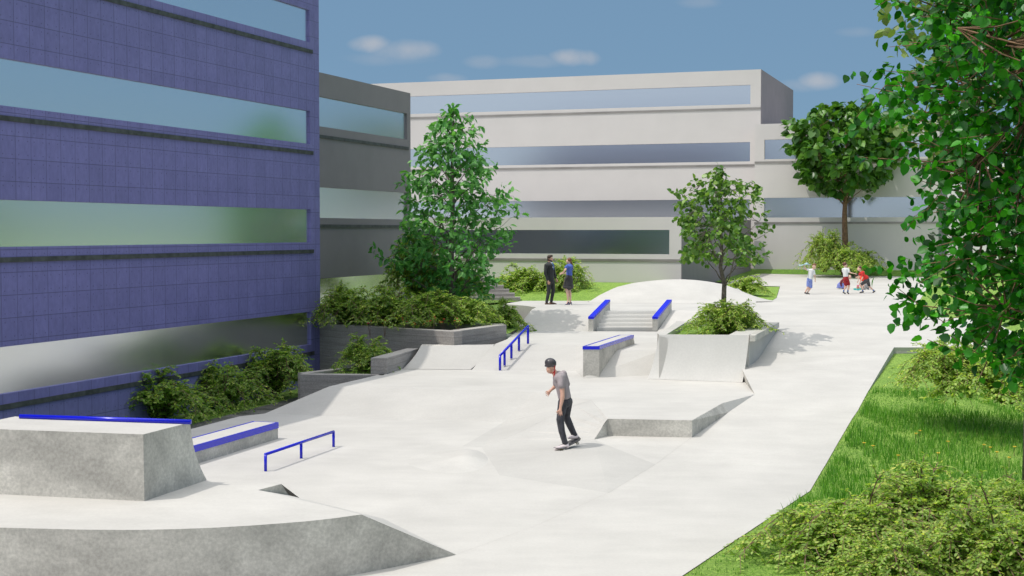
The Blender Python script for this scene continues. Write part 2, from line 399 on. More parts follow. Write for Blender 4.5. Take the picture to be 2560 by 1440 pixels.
struct('floor_joint', jt, m_walktop)
struct('concrete_plaza', pz, m_plaza, 'pale trowelled concrete plaza of the skatepark in stepped levels')
# lawn on the right of the walkway
lw = MB()
def drop(d): return float(np.interp(d, [0,33.5,35,38.4,dR+.0,dR+.05,100], [.012,.012,.07,.17,.17,.012,.012]))
lrows = []
for d in sorted(set(ds + list(np.arange(2, 76, 1.)))):
    x = interpX(RBm, d) if d < RBm[-1].y else 12.
    lrows.append([V((x, d, zw(d)-drop(d))), V((x+6, d, zw(d)-drop(d)+.02)), V((90, d, zw(d)+.1))])
for a, b in zip(lrows, lrows[1:]):
    for i in range(2): lw.poly([a[i], a[i+1], b[i+1], b[i]])
struct('lawn', lw, m_lawn)
rw = MB()   # small retaining face between walkway and the lower lawn
rr = [r for l, r in rows if 33 < r.y <= dR+.01]
for a, b in zip(rr, rr[1:]): rw.poly([a+V((-.004,0,0)), V((a.x-.004, a.y, a.z-.5)), V((b.x-.004, b.y, b.z-.5)), b+V((-.004,0,0))])
pth = V((interpX(RBm, dR+.03), dR+.03, zw(dR)))
rw.poly([V((rr[-1].x, dR+.021, rr[-1].z-.002)), V((14.5, dR+.021, rr[-1].z-.002)), V((14.5, dR+.021, .4)), V((rr[-1].x, dR+.021, .4))])
struct('kerb', rw, m_face)
# lawn strips at the back and by the left building
lb = MB()
a = atw(1893,684)+V((0,-.05,.004)); b = atw(2335,693)+V((0,-.05,.004))
fb0 = V((12.3, 74.9, 2.36)); fb1 = V((21.9, 71.45, 2.36))
for k in range(10):
    p = lambda u, v: (a.lerp(b, u)).lerp(fb0.lerp(fb1, u), v)
    lb.poly([p(k/10, 0), p((k+1)/10, 0), p((k+1)/10, 1), p(k/10, 1)])
lb.poly([b, b+V((30,-1,.06)), fb1+V((30,6,.0)), fb1]); lb.poly([fb1, fb1+V((30,6,0)), fb1+V((36,22,0)), fb1+V((3,12,0))])
lb.poly([a, fb0, V((9.2,65.2,2.02)), V((9.6,65.2,1.98))])
struct('back_lawn', lb, m_lawn_far)
gl = MB()
g0 = at(1225,760,zD); gw = V((6.96, 58.5, 2.1))
gl.poly([V((g0.x-1.2, g0.y+.4, 1.6)), at(1307,752,zD)-V((0,0,.01)), at(1480,752,zD)-V((0,0,.01)), V((4.7, 57.2, 2.2)), V((6.6, 58.62, 2.18)), V((-4, 62.3, 2.18)), V((-6, 58, 2.1))])
struct('grass_bank', gl, m_lawn)
gp = MB()
gp.poly([atw(1780,741), at(1890,753,zD)+V((0,.0,.0)), at(1930,751,zD), atw(1941,744), atw(1949,716.5), atw(1900,716), atw(1829,712.5), atw(1780,712)])
for i, v in enumerate(gp.v): gp.v[i] = (v[0], v[1], v[2]-.006)
gpo = struct('grass_island', gp, m_lawn)
ls = MB(); zg = -.45
ls.poly([V((-30,4,zg)), V((-13,12,zg)), at(480,1061,zg), at(762,988,zg), V((-4.5,44.4,zg)), V((-30,44.4,zg))])
struct('grass_strip', ls, m_lawn)
dp = MB()
dp.poly([V((-13,12,zg+.004)), V((-11,12,zg+.004)), V((-6.6,31,zg+.004)), V((-4.2,35.5,zg+.004)), V((-3.6,38,zg+.004)), V((-3.6,39.,zg+.004)), at(762,988,zg)+V((0,0,.004)), at(480,1061,zg)+V((0,0,.004))])
struct('pavement', dp, m_dkpath)
ub = MB()
ub.poly([V((-6.2,44.6,1.15)), V((-1.75,41.4,1.15)), V((-.1,43.9,1.15)), V((0.3,47,1.15)), V((-.4,54,1.6)), V((-6,54,1.6)), V((-6.8,45.4,1.15))])
struct('planting_bed', ub, m_lawn)

# mound behind the stairs
mo = MB()
NS = 36
crest = [(1473,754),(1500,737),(1540,718),(1580,708),(1620,702.5),(1660,699),(1700,698),(1740,700),(1775,704.5),(1810,711),(1840,722),(1868,739),(1890,754)]
cp = np.array(crest, float)
xs = np.linspace(1473, 1890, NS)
ys = np.interp(xs, cp[:,0], cp[:,1])
ringF = []; ringT = []; ringM = []; ringBk = []
for i, (x, y) in enumerate(zip(xs, ys)):
    k = i/(NS-1); hh = (754-y)/56.
    f = at(x, 757 + 1.5*math.sin(k*math.pi), zD+.003); dT = f.y + .35 + 2.0*hh
    T_ = atd(x, y, dT)
    if T_.z < zD: T_.z = zD
    mid = f.lerp(T_, .45); mid.z = f.z + (T_.z-f.z)*.36
    ringF.append(f); ringM.append(mid); ringT.append(T_)
    ringBk.append(V((T_.x + .6*k, T_.y+.35+.9*hh, zD+.55*(T_.z-zD))))
ringE = [V((p.x+.4*i/NS, p.y+1.0, 1.66)) for i, p in enumerate(ringBk)]
allr = [ringF, ringM, ringT, ringBk, ringE]
vs = [p for r in allr for p in r]
fs = [(j*NS+i, j*NS+i+1, (j+1)*NS+i+1, (j+1)*NS+i) for j in range(4) for i in range(NS-1)]
mo.add(vs, fs)
mound = thing('concrete_mound', 'rounded pale concrete hump behind the stairs', 'skate mound', at(1690,757,zD))
mo.build('hump', m_plaza, mound, True)
fan = MB()
fan.poly([at(1886,755,zD+.01), at(1853,757.5,zD+.01), atd(1848,741,54.2), atd(1830,722,54.6), atd(1845,721,55.0), atd(1868,738,54.8)])
fan.build('side_fan', m_plaza, mound)

bp = thing('low_bump', 'small rounded concrete bump where the two low banks meet', 'skate bump', at(1150,1150,0))
b = MB(); c0 = at(1150,1150,0); vs = []; NA = 28; NR = 9
eL = at(1012,1157,0); eR = at(1222,1150,0); eF = at(1120,1183,0); eB = at(1150,1122,0)
cx = (eL.x+eR.x)/2; cy = (eF.y+eB.y)/2; rx = (eR.x-eL.x)/2; ry = (eB.y-eF.y)/2
for i in range(NR+1):
    r = i/NR
    for k in range(NA):
        a = 2*math.pi*k/NA; x = r*math.cos(a); y = r*math.sin(a)
        hgt_ = .12*math.exp(-((x-.55)**2/.16 + (y-.25)**2/.35))*(1-r**2)**.6 if r < 1 else 0
        vs.append((cx+rx*x, cy+ry*y*(1+.25*x), -.002+.006*(r<1)+hgt_+.02*(1-r*r)**2))
b.add(vs, [(i*NA+k, i*NA+(k+1) % NA, (i+1)*NA+(k+1) % NA, (i+1)*NA+k) for i in range(NR) for k in range(NA)]); b.build('bump_surface', m_plaza, bp, True)
# ------------------------------------------------------------------ buildings
def building(name, label, loc, rz): return thing(name, label, 'building', loc, rz)
def facade_x(root, L0, L1, depth, z0, z1, strips, belts, mw, mg, mb_, xface=0, xend=.6, rec=.10):
    """wall in the root's frame: face x = 0, running y = L0..L1, body to x = -depth; windows end xend before L1"""
    wl = MB(); wl.box(-depth, -rec, L0, L1, z0, z1)
    edges = [z0]
    for a, b in sorted(strips): edges += [a, b]
    edges.append(z1)
    for i in range(0, len(edges), 2): wl.box(-rec+.0, 0, L0, L1, edges[i], edges[i+1])
    for a, b in sorted(strips): wl.box(-rec, 0, L1-xend, L1, a, b)
    wl.build('wall', mw, root, local=True)
    for a, b in strips:
        g = MB(); g.box(-rec+.002, -rec+.03, L0, L1-xend, a, b); g.build('window', mg, root, local=True)
    for a, b in belts:
        g = MB(); g.box(.002, .035, L0, L1-xend*.75, a, b); g.build('belt_course', mb_, root, local=True)
def facade_y(root, L0, L1, depth, z0, z1, strips, belts, mw, mg, mb_, e0=.6, e1=.6, rec=.12):
    ew = MB(); ew.box(L1+.001, L1+.02, .0, depth, z0, z1-.001); ew.build('end_wall', m_gray, root, local=True)  # pale buildings get a grey end wall: its shade is painted in
    """face y = 0 looking to -y, running x = L0..L1"""
    wl = MB(); wl.box(L0, L1, rec, depth, z0, z1)
    edges = [z0]
    for a, b in sorted(strips): edges += [a, b]
    edges.append(z1)
    for i in range(0, len(edges), 2): wl.box(L0, L1, 0, rec, edges[i], edges[i+1])
    for a, b in sorted(strips):
        if e0: wl.box(L0, L0+e0, 0, rec, a, b)
        wl.box(L1-e1, L1, 0, rec, a, b)
    wl.build('wall', mw, root, local=True)
    for a, b in strips:
        g = MB(); g.box(L0+e0, L1-e1, rec-.03, rec-.002, a, b); g.build('window', mg, root, local=True)
    for a, b in belts:
        g = MB(); g.box(L0, L1, -.035, -.002, a, b); g.build('belt_course', mb_, root, local=True)
bz = -1.6
pb = building('violet_building', 'tall violet panelled building with long mirrored window strips on the left', (-5.98, 44.3, bz), -TH)
Z = lambda *ab: [(a-bz, b-bz) for a, b in ab]
facade_x(pb, -44, 0, 16, 0, 12.05-bz, Z((10.08,11.06),(6.98,7.99),(3.97,4.98),(.83,1.84)), Z((9.75,9.86),(6.66,6.77),(3.64,3.75),(.50,.61)), m_purple, m_glass, m_belt, xend=.62)
gbz = -1.
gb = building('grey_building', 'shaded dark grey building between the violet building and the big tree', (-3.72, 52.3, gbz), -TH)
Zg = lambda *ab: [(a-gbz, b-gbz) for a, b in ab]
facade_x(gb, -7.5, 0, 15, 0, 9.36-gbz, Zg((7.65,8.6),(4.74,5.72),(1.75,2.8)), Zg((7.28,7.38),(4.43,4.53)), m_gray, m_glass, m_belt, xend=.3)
mbz = 1.0
mbk = building('office_block', 'tallest off-white office block at the back with three window strips', (13.2, 75.8, mbz), -TH)
Zm = lambda *ab: [(a-mbz, b-mbz) for a, b in ab]
facade_y(mbk, -48, 0, 11.9, 0, 12.9-mbz, Zm((11.08,12.1),(8.04,9.07),(5.0,6.02)), Zm((10.80,10.90),(7.78,7.89)), m_light, m_glass_far, m_belt2, e0=0, e1=.55)
rbk = building('low_office_wing', 'lower off-white wing right of the tallest block behind the playing children', (12.7, 74.6, mbz), -TH)
facade_y(rbk, 0, 9.26, 10, 0, 9.91-mbz, Zm((8.07,9.09),(5.03,6.06)), Zm((7.86,7.96),(4.70,4.80)), m_light, m_glass_far, m_belt2, e0=.5, e1=.5)
wg = building('single_storey_wing', 'single-storey off-white wing behind the standing couple with shade painted on its side wall', (6.96, 58.5, mbz), -TH)
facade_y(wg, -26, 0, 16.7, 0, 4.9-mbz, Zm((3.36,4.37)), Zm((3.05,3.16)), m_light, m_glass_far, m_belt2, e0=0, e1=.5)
wb = building('white_building', 'bright white building far right seen through the tree leaves', (25.2, 86, mbz), R(-34))
facade_y(wb, -1, 9, 12, 0, 8.3-mbz, Zm((5.4,6.4)), [], m_white, m_glass_far, m_belt2, e0=4, e1=.5)

# ------------------------------------------------------------------ skatepark elements
def raise_(p, dz): return V((p.x, p.y, p.z+dz))
# deck with curved front wall, bottom left
dz_ = .75
rim = [at(-260,1310,dz_), at(0,1319,dz_), at(201,1324,dz_), at(330,1325,dz_), at(437,1323,dz_), at(540,1319,dz_), at(625,1314,dz_), at(700,1308.5,dz_), at(773,1302.6,dz_), at(840,1295,dz_), at(903,1286,dz_)]
# smoothing
foot = p_s0 + V((0, 0, .0))
P1 = at(645,1225,dz_); P2 = at(703,1210,dz_); P3 = V((-3.185, 20.16, .54))
deck = thing('raised_deck', 'low raised concrete deck with a curved front wall in the lower left corner', 'skate deck', rim[4]-V((0,0,dz_)))
dk = MB()
bl = at(517,1200,dz_); far = V((-13.5, 22.6, dz_))
tip = rim[-1]
dk.poly([V((-13.5,17.4,dz_))] + rim[1:] + [P1, P2, bl, far])
dk.poly([P1, tip, P3])
foot2 = V((P3.x+1.25, P3.y+1.0, 0)); foot = V((foot.x, foot.y, .003)); foot2.z = .003
dk.poly([tip, foot, foot2, P3])

dk.poly([bl, P2, V((P2.x+.3, P2.y+1.7, .003)), V((bl.x+.5, bl.y+1.7, .003))]); dk.poly([bl, V((bl.x+.5, bl.y+1.7, .003)), V((-13, 24.8, .003)), far])
dk.build('deck_slab', m_plaza, deck)
fw = MB(); rim2 = [V((-13.5,17.4,dz_))]+rim[1:]
fr = [(p, V((p.x, p.y, -.02))) for p in rim2] + [(foot, V((foot.x, foot.y, -.02)))]
vs = [q for pr in fr for q in pr]
fw.add(vs, [(2*i, 2*i+1, 2*i+3, 2*i+2) for i in range(len(fr)-1)])
fwo = fw.build('front_wall', m_face, deck, True)
we = MB(); we.poly([P1, P3, P2]); 
we.build('end_wall', m_face, deck)
# big quarter-pipe block on the deck
T0 = at(358,1086,1.63); T1 = at(475,1056,1.63); Bq = at(517,1200,dz_); N0 = at(361,1253,dz_)
dirL = (at(0,1073,1.63) - T0).normalized(); dirL.z = 0
Lb = 2.75
blk = thing('quarter_pipe_block', 'tall concrete quarter pipe block standing on the raised deck', 'quarter pipe', N0)
prof = [V((N0.x, N0.y, dz_+.0)), V((T0.x, T0.y, 1.63)), V((T1.x, T1.y, 1.63))]
for k in range(1, 9):
    t = k/8; ang = t*math.pi/2*.62
    e = V((T1.x, T1.y, 1.63)).lerp(V((Bq.x, Bq.y, dz_)), t); e = e - (Bq-T1).normalized().cross(V((0,0,1))).cross((Bq-T1).normalized()).normalized()*0
    sag = math.sin(t*math.pi)*.05; e += V((-.6*sag, -sag, -sag*.6)); prof.append(e)
n = len(prof); off = dirL*Lb
other = [p+off for p in prof]
side = MB()
for ring in (prof[::-1], other):
    c_ = ring[-1] if ring is not other else ring[0]
    for p, q in zip(ring, ring[1:]):
        if (p-c_).length > 1e-6 and (q-c_).length > 1e-6: side.poly([p, q, c_])
side.poly([prof[0], prof[1], other[1], other[0]])
side.build('block_walls', m_face, blk)
tp = MB(); tp.poly([prof[1], prof[2], other[2], other[1]]); tp.build('platform', m_plaza, blk)
tr = MB()
for k in range(2, n-1): tr.poly([prof[k], prof[k+1], other[k+1], other[k]])
tr.build('transition', m_trans, blk)
cpg = MB(); c_a = at(477,1055,1.66); c_b = at(50,1041,1.66); cpg.tube([c_a, c_b], .034, 14); cpg.build('coping', m_blue, blk, True)
# white topped ledge with blue edges
def ledge(name, label, base_z, NL, NR, width, top_z0, top_z1, band=.09, topmat=m_plaza, full_blue=False, wdir=None, edge=.05, caps=True, end_lean=0):
    """NL->NR is the near long bottom edge; the body is 'width' deep along wdir (away / left)"""
    ax = (NR-NL); ax.z = 0; ax.normalize()
    wd = wdir or V((-ax.y, ax.x, 0))
    rt = thing(name, label, 'grind ledge', NL)
    a0 = V((NL.x, NL.y, top_z0)); a1 = V((NR.x, NR.y, top_z1)); b0 = a0+wd*width; b1 = a1+wd*width
    if end_lean: a1 = a1-ax*end_lean; b1 = b1-ax*end_lean
    zb0, zb1 = NL.z, NR.z
    body = MB(); dn = V((0,0,-band)); ins = .008
    ring_t = [a0+dn, a1+dn, b1+dn, b0+dn]; ring_b = [V((NL.x, NL.y, zb0)), V((NR.x, NR.y, zb1)), V((NR.x, NR.y, zb1))+wd*width, V((NL.x, NL.y, zb0))+wd*width]
    cen = sum(ring_t, V((0,0,0)))/4
    body.prism(ring_t, ring_b); body.build('concrete_body', m_face, rt)
    o = .012
    def out(p, sa, sb): return p + ax*(o*sa) + wd*(o*sb)
    oa0, oa1, ob1, ob0 = out(a0,-1,-1), out(a1,1,-1), out(b1,1,1), out(b0,-1,1)
    bl_ = MB()
    if full_blue:
        bl_.prism([oa0, oa1, ob1, ob0], [p+dn for p in (oa0, oa1, ob1, ob0)]); bl_.build('steel_cap', m_bluetop, rt)
    else:
        e = edge
        ia0, ia1, ib1, ib0 = a0+ax*e+wd*e, a1-ax*e*.3+wd*e, b1-ax*e*.3-wd*e, b0+ax*e-wd*e
        if not caps: ia0 = a0+wd*e; ib0 = b0-wd*e
        outr = [oa0, oa1, ob1, ob0]; inr = [ia0, ia1, ib1, ib0]
        for i in range(4):
            j = (i+1) % 4
            bl_.prism([outr[i], outr[j], inr[j], inr[i]], [p+dn for p in (outr[i], outr[j], inr[j], inr[i])])
        bl_.build('steel_edge', m_bluetop, rt)
        tpp = MB(); tpp.prism([p+V((0,0,-.004)) for p in inr], [p+V((0,0,-band+.01)) for p in inr]); tpp.build('ledge_top', topmat, rt)
    return rt
NL = at(430,1178,0); NR = at(695,1097,0)
ledge('grind_ledge', 'low white-topped ledge with dark blue edges beside the quarter pipe block', 0, NL, NR, .56, .345, .345, .12, edge=.035)
NL = at(1498,944,zB); NRt = at(1585,838,1.30); NR = V((NRt.x+.02, NRt.y, zC))
lg2 = MB()
ledge('manual_ledge', 'white-topped ledge with blue edges standing on the middle bank', 0, NL, NR, .42, 1.32, 1.32, .085, wdir=V((-1,.02,0)), edge=.06, end_lean=.16)
# rails
def rail(name, label, posts, top_h, r, ext=0):
    rt = thing(name, label, 'rail', posts[0])
    tops = [raise_(p, h) for p, h in zip(posts, top_h)]
    b = MB(); b.tube([tops[0]+V((0,0,-r*.2)), tops[-1]+V((0,0,-r*.2))], r, 12)
    for e in (tops[0], tops[-1]): b.ball(e+V((0,0,-r*.2)), r, 12, 8)
    b.build('rail_bar', m_blue, rt, True)
    for p, t in zip(posts, tops):
        b = MB(); b.tube([p, t+V((0,0,-r*.2))], r*.98, 12); b.build('post', m_blue, rt, True)
    return rt
rail('flat_rail', 'low dark blue flat rail on three posts on the lower floor', [at(664,1178,0), at(753,1146,0), at(834,1117,0)], [.31,.31,.31], .028)
def bank_bc(px, py):
    lo, hi = 0., 1.
    for _ in range(40):
        t = (lo+hi)/2; d = at(1300,926,zB).y*(1-t)+at(1330,862,zC).y*t; q = atd(px, py, d)
        if q.z > zB+(zC-zB)*t: lo = t
        else: hi = t
    return q
rp = [at(1250,926,zB), bank_bc(1269,914), bank_bc(1287,896), bank_bc(1303,876), at(1320,859,zC+.01)]
for i in (1, 2, 3): rp[i].x = rp[0].x+(rp[4].x-rp[0].x)*(rp[i].y-rp[0].y)/(rp[4].y-rp[0].y)
rt_ = [at(1250,889,0).z, 0,0,0,0]
def hgt(p, py):
    q = atd(1280, py, p.y); return q.z-p.z
ht = [hgt(rp[0], 888), 0, 0, 0, hgt(rp[4], 815)]
za, zb_ = rp[0].z+ht[0], rp[4].z+ht[4]
for i in (1, 2, 3):
    k = (rp[i].y-rp[0].y)/(rp[4].y-rp[0].y); ht[i] = za+(zb_-za)*k - rp[i].z
rail('sloped_rail', 'bright blue sloping handrail on five posts running down the middle bank', rp, ht, .036)
# stairs between two blue capped ledges
st = thing('stair_set', 'pale concrete skate stairs between the two blue-capped ledges', 'stairs', at(1560,828,zC))
sb = MB()
yb, yt = at(1560,827,zC).y, at(1560,777,zD).y
xl = at(1487,828,zC).x; xr = at(1632,828,zC).x; N = 5
for i in range(N):
    y0 = yb + (yt-yb)*i/N; xa = xl+ (y0-yb)*.42
    sb.box(xa-.1, xr+(y0-yb)*.45+.1, y0+.001*i, yt+.1, zC-.2, zC+(zD-zC)*(i+1)/N+.002*(i == N-1))
st_o = sb.build('steps', m_trans, st, bevel=.008)
def hubba(name, label, x0, x1, xf0, xf1):
    rt = thing(name, label, 'grind ledge', at(x0,828,zC))
    n0 = at(x0,828.5,zC); n1 = at(x1,828.5,zC); zt0 = atd(x0,792,n0.y).z; f0_ = at(xf0,776,zD); f1_ = at(xf1,776,zD); zt1 = atd(xf0,749,f0_.y).z
    cap = .05
    body = MB(); body.prism([V((n0.x,n0.y,zt0-cap)), V((n1.x,n1.y,zt0-cap)), V((f1_.x,f1_.y,zt1-cap)), V((f0_.x,f0_.y,zt1-cap))],
                            [V((n0.x,n0.y,zC-.05)), V((n1.x,n1.y,zC-.05)), V((f1_.x,f1_.y,zD-.1)), V((f0_.x,f0_.y,zD-.1))])
    body.build('concrete_body', m_face, rt)
    o = .012; c = MB()
    ring = [V((n0.x-o,n0.y-o,zt0)), V((n1.x+o,n1.y-o,zt0)), V((f1_.x+o,f1_.y+o,zt1)), V((f0_.x-o,f0_.y+o,zt1))]
    c.prism(ring, [p-V((0,0,cap+.02)) for p in ring]); c.build('steel_cap', m_bluetop, rt)
hubba('hubba_ledge', 'blue-capped sloping ledge on the left side of the skate stairs', 1471, 1483, 1514, 1525)
hubba('hubba_ledge', 'blue-capped sloping ledge on the right side of the skate stairs', 1631, 1643.5, 1668, 1679)
# low step ledge facing the camera (edge of level B)
le = thing('low_ledge', 'low L-shaped concrete step right of the skateboarder', 'ledge', ledA0)
b = MB(); o = V((0,-.004,0))
b.poly([ledA+o, ledA0+o, ledB0+o, ledB+o]); b.poly([ledB+o, ledB0+o, ledD, ledC]); b.poly([ledA, ledL, ledA0])
b.build('step_face', m_face, le)
# side wall of the walkway (sliver)
b = MB(); sv = at(1856,925,.806); b.poly([sv, qbR, sliver]); 
slv = thing('side_wall', 'small triangular concrete side wall right of the quarter pipe', 'wall', qbR); b.build('wall_face', m_face, slv)
# quarter pipe with planter on top
qp = thing('quarter_pipe', 'wide concrete quarter pipe below the slender tree', 'quarter pipe', at(1740,955,zB))
tL = at(1648,837,1.65); tR = at(1873,838,1.65)
bL = at(1619,947,zB+.004); bR = at(1856,956,zB+.004)
prL = []; prR = []
for k in range(41):
    t = k/40; a = t*math.pi/2*.80
    fy = (1-math.cos(a))/(1-math.cos(math.pi/2*.80)); fx = math.sin(a)/math.sin(math.pi/2*.80)
    fy = .7*t+.3*fy; fx = .7*t+.3*fx
    for L, bb, tt in ((prL, bL, tL), (prR, bR, tR)):
        L.append(V((bb.x+(tt.x-bb.x)*fx, bb.y+(tt.y-bb.y)*fx, bb.z+(tt.z-bb.z)*fy)))
b = MB(); NN = 41
b.add(prL+prR, [(i, NN+i, NN+i+1, i+1) for i in range(NN-1)]); b.build('transition', m_trans, qp, True)
for pr, tt in ((prR, tR), (prL, tL)):
    b = MB(); c_ = V((tt.x, tt.y+.6, .5)); ring = pr+[V((tt.x, tt.y+.5, 1.65))]
    for p, q in zip(ring, ring[1:]): b.poly([p, q, c_])
    b.build('side_face', m_face, qp)
# planter: rim of four walls at z 1.65 round the tree
pl = thing('tree_planter', 'concrete planter with a wide seat rim around the slender tree', 'planter', at(1800,835,1.65)-V((0,0,.6)))
fR = at(1948,806,1.65); iF = at(1845,833.5,1.65); iF2 = at(1888,808,1.65)
e1 = tL+V((0,.001,0)); e2 = tR+V((0,.001,0))
b = MB(); zt = 1.65
w_in = .14
b.slab([V((tL.x,tL.y+.002,zt)), V((tR.x,tR.y+.002,zt)), V((tR.x-.5,tR.y+w_in,zt)), V((tL.x+.2,tL.y+w_in,zt))], .55)       # front rim
b.slab([V((tL.x,tL.y+.002,zt-.002)), V((tL.x+.2,tL.y+w_in+.002,zt-.002)), V((5.1,41.6,zt-.002)), V((4.85,41.9,zt-.002))], .55)  # left rim
b.slab([V((tR.x-.02,tR.y+.01,zt)), V((fR.x-.05,fR.y,zt)), V((fR.x-.75,fR.y+.05,zt)), V((tR.x-.5,tR.y+.14,zt))], .6)    # right rim (seat)
b.slab([V((fR.x-.75,fR.y+.055,zt-.003)), V((5.1,41.62,zt-.003)), V((4.85,42.,zt-.003)), V((fR.x-.6,fR.y+.4,zt-.003))][::-1], .6)
b.build('rim_walls', m_plaza, pl)
b = MB(); bw0 = at(1873,838,zt+.006); bw1 = at(1887.5,838,zt+.006)
b.prism([V((bw0.x+.01,bw0.y-.02,zt+.004)), V((bw1.x,bw0.y-.02,zt+.004)), V((fR.x,fR.y,zt+.004)), V((fR.x-.4,fR.y,zt+.004))],
        [V((bw0.x+.01,bw0.y-.02,zt-.15)), V((bw1.x,bw0.y-.02,zt-.15)), V((fR.x,fR.y,zt-.15)), V((fR.x-.4,fR.y,zt-.15))])
b.build('seat_slab', m_face, pl)
b = MB(); b.poly([V((tL.x+.2,tL.y+.14,1.5)), V((tR.x-.5,tR.y+.14,1.5)), V((fR.x-.75,fR.y+.05,1.5)), V((5.1,41.6,1.5))]); b.build('soil', m_lawn, pl)
# steel-like curved ramp at left
rq = thing('curved_ramp', 'curved concrete ramp half in shadow in front of the dark planter wall', 'skate ramp', at(1100,922,zB))
b = MB(); Lr = []; Rr = []
lb0 = at(1007,922.5,zB+.006); lb1 = at(1052,865,zC-.01); rb0 = at(1176,923.5,zB+.006); rb1 = at(1236,861,zC+.004)
for k in range(11):
    t = k/10; a = t*math.pi/2*.6; fy = (1-math.cos(a))/(1-math.cos(math.pi/2*.6)); fx = math.sin(a)/math.sin(math.pi/2*.6)
    for L, p, q in ((Lr, lb0, lb1), (Rr, rb0, rb1)): L.append(V((p.x+(q.x-p.x)*fx, p.y+(q.y-p.y)*fx, p.z+(q.z-p.z)*(.62*fx+.38*fy)+.002)))
b.add(Lr+Rr, [(i, 11+i, 12+i, i+1) for i in range(10)]); b.build('ramp_surface', m_bank_shade, rq, True)
b = MB()
for ring, c_ in (([p+V((.004,0,0)) for p in Rr], V((rb1.x, rb1.y, zB))), (Lr, V((lb1.x, lb1.y, zB)))):
    for p, q in zip(ring, ring[1:]): b.poly([p, q, c_])
b.poly([Lr[-1], Rr[-1], Rr[-1]+V((.1,.12,-.03)), Lr[-1]+V((0,.6,0))]); b.build('ramp_side', m_face, rq)
# dark board-marked planter walls
pw = thing('upper_planter', 'long dark board-marked concrete planter below the big tree', 'planter', at(1135,862,zC))
zt = 1.43
k0 = at(1135,829,zt); k1 = at(1266,812,zt); k2 = at(800,819,1.31); k2 = k0+(k2-k0)*1.06
wdt = .28
def wallseg(b, a, c, wd, z0, zt_, dz=0):
    ax = (c-a); ax.z = 0; ax.normalize(); nn = V((-ax.y, ax.x, 0))*wd
    b.slab([V((a.x,a.y,zt_+dz)), V((c.x,c.y,zt_+dz)), V((c.x+nn.x,c.y+nn.y,zt_+dz)), V((a.x+nn.x,a.y+nn.y,zt_+dz))], z0)
def capped_wall(root, a, c, wd, z0, zt_, dz=0, names=('wall', 'wall_cap')):
    b = MB(); wallseg(b, a, c, wd, z0, zt_-.02, dz); b.build(names[0], m_board, root)
    b = MB(); wallseg(b, a-(c-a).normalized()*0, c, wd, zt_-.02+dz, zt_, dz); b.build(names[1], m_walktop, root)
capped_wall(pw, k2, k0, .36, -.5, zt)
capped_wall(pw, k0+V((0,.003,0)), k1, .36, .6, zt, .003)
k3 = k1+V((-.35,.1,0)); capped_wall(pw, k3, k3+(k2-k0).normalized()*4.5, .3, .6, zt, -.004) if False else None
kb1 = k1+V((-.12,.34,0)); kb0 = kb1+V((-5.4,.8,0)); capped_wall(pw, kb0, kb1, .3, .6, zt, -.006)
lp = thing('lower_planter', 'low dark board-marked planter at the foot of the violet building corner', 'planter', at(850,935,zB))
j0 = at(750,936,zB); j1 = at(958,938,zB)
capped_wall(lp, j0, j1, .3, -.6, zB+.0)
jb = at(806,922,zB); capped_wall(lp, j0+V((.12,.3,0)), j0+V((1.9,2.9,0)), .3, -.6, zB, -.004)
b = MB(); b.poly([V((j0.x+.3,j0.y+.28,.42)), V((j1.x,j1.y+.28,.42)), V((j1.x+.6,j1.y+3.4,.42)), V((j0.x+1.7,j0.y+3.2,.42))]); b.build('soil', m_lawn, lp)
wbk = thing('planter_block', 'short raised dark concrete block beside the lower planter', 'wall', at(950,935,zB))
b0_ = at(927,895.5,.93); b1_ = at(967,895.5,.93); b2_ = at(1046,872,.93); b3_ = at(1018,871.5,.93)
b0_ = V((b0_.x, b0_.y, .92)); b = MB(); b.slab([b0_, V((b1_.x,b1_.y,.92)), V((b2_.x,b2_.y,.92)), V((b3_.x,b3_.y,.92))], .2); b.build('wall', m_board, wbk)
b = MB(); b.prism([V((p.x,p.y,.94)) for p in (b0_,b1_,b2_,b3_)], [V((p.x,p.y,.921)) for p in (b0_,b1_,b2_,b3_)]); b.build('wall_cap', m_walktop, wbk)
# dark garden steps beside the big tree
gs = thing('garden_steps', 'dark concrete garden steps climbing behind the big tree', 'stairs', at(1250,757,zD))
for i in range(6):
    b = MB(); xr_ = 1301 - i*14; y0 = 54.2+i*.42
    p = atd(xr_, 757-i*9.2, y0)
    b.box(p.x-2.8, p.x, y0, y0+.55+.2*(i == 5), 1.55, 1.66+.135*(i+1)); b.build('step', m_board, gs)
#@@VEG0
# ------------------------------------------------------------------ vegetation
def mesh_np(name, verts, faces_per, nverts, mat):
    """verts (N*nverts,3); faces_per: list of index tuples inside one leaf"""
    n = len(verts)//nverts
    me = bpy.data.meshes.new(name); me.vertices.add(len(verts)); me.vertices.foreach_set('co', np.asarray(verts, np.float32).ravel())
    off = (np.arange(n)*nverts)[:, None]
    loops = []; starts = []; tot = []
    per = np.concatenate([np.array(f) for f in faces_per]); lens = np.array([len(f) for f in faces_per])
    allidx = (off + per[None, :]).ravel()
    nl = len(per); st = np.concatenate([[0], np.cumsum(lens)[:-1]])
    starts = ((np.arange(n)*nl)[:, None] + st[None, :]).ravel(); tot = np.tile(lens, n)
    me.loops.add(len(allidx)); me.loops.foreach_set('vertex_index', allidx.astype(np.int32))
    me.polygons.add(len(starts)); me.polygons.foreach_set('loop_start', starts.astype(np.int32)); me.polygons.foreach_set('loop_total', tot.astype(np.int32))
    me.update(calc_edges=True); me.validate(); me.materials.append(mat)
    return me
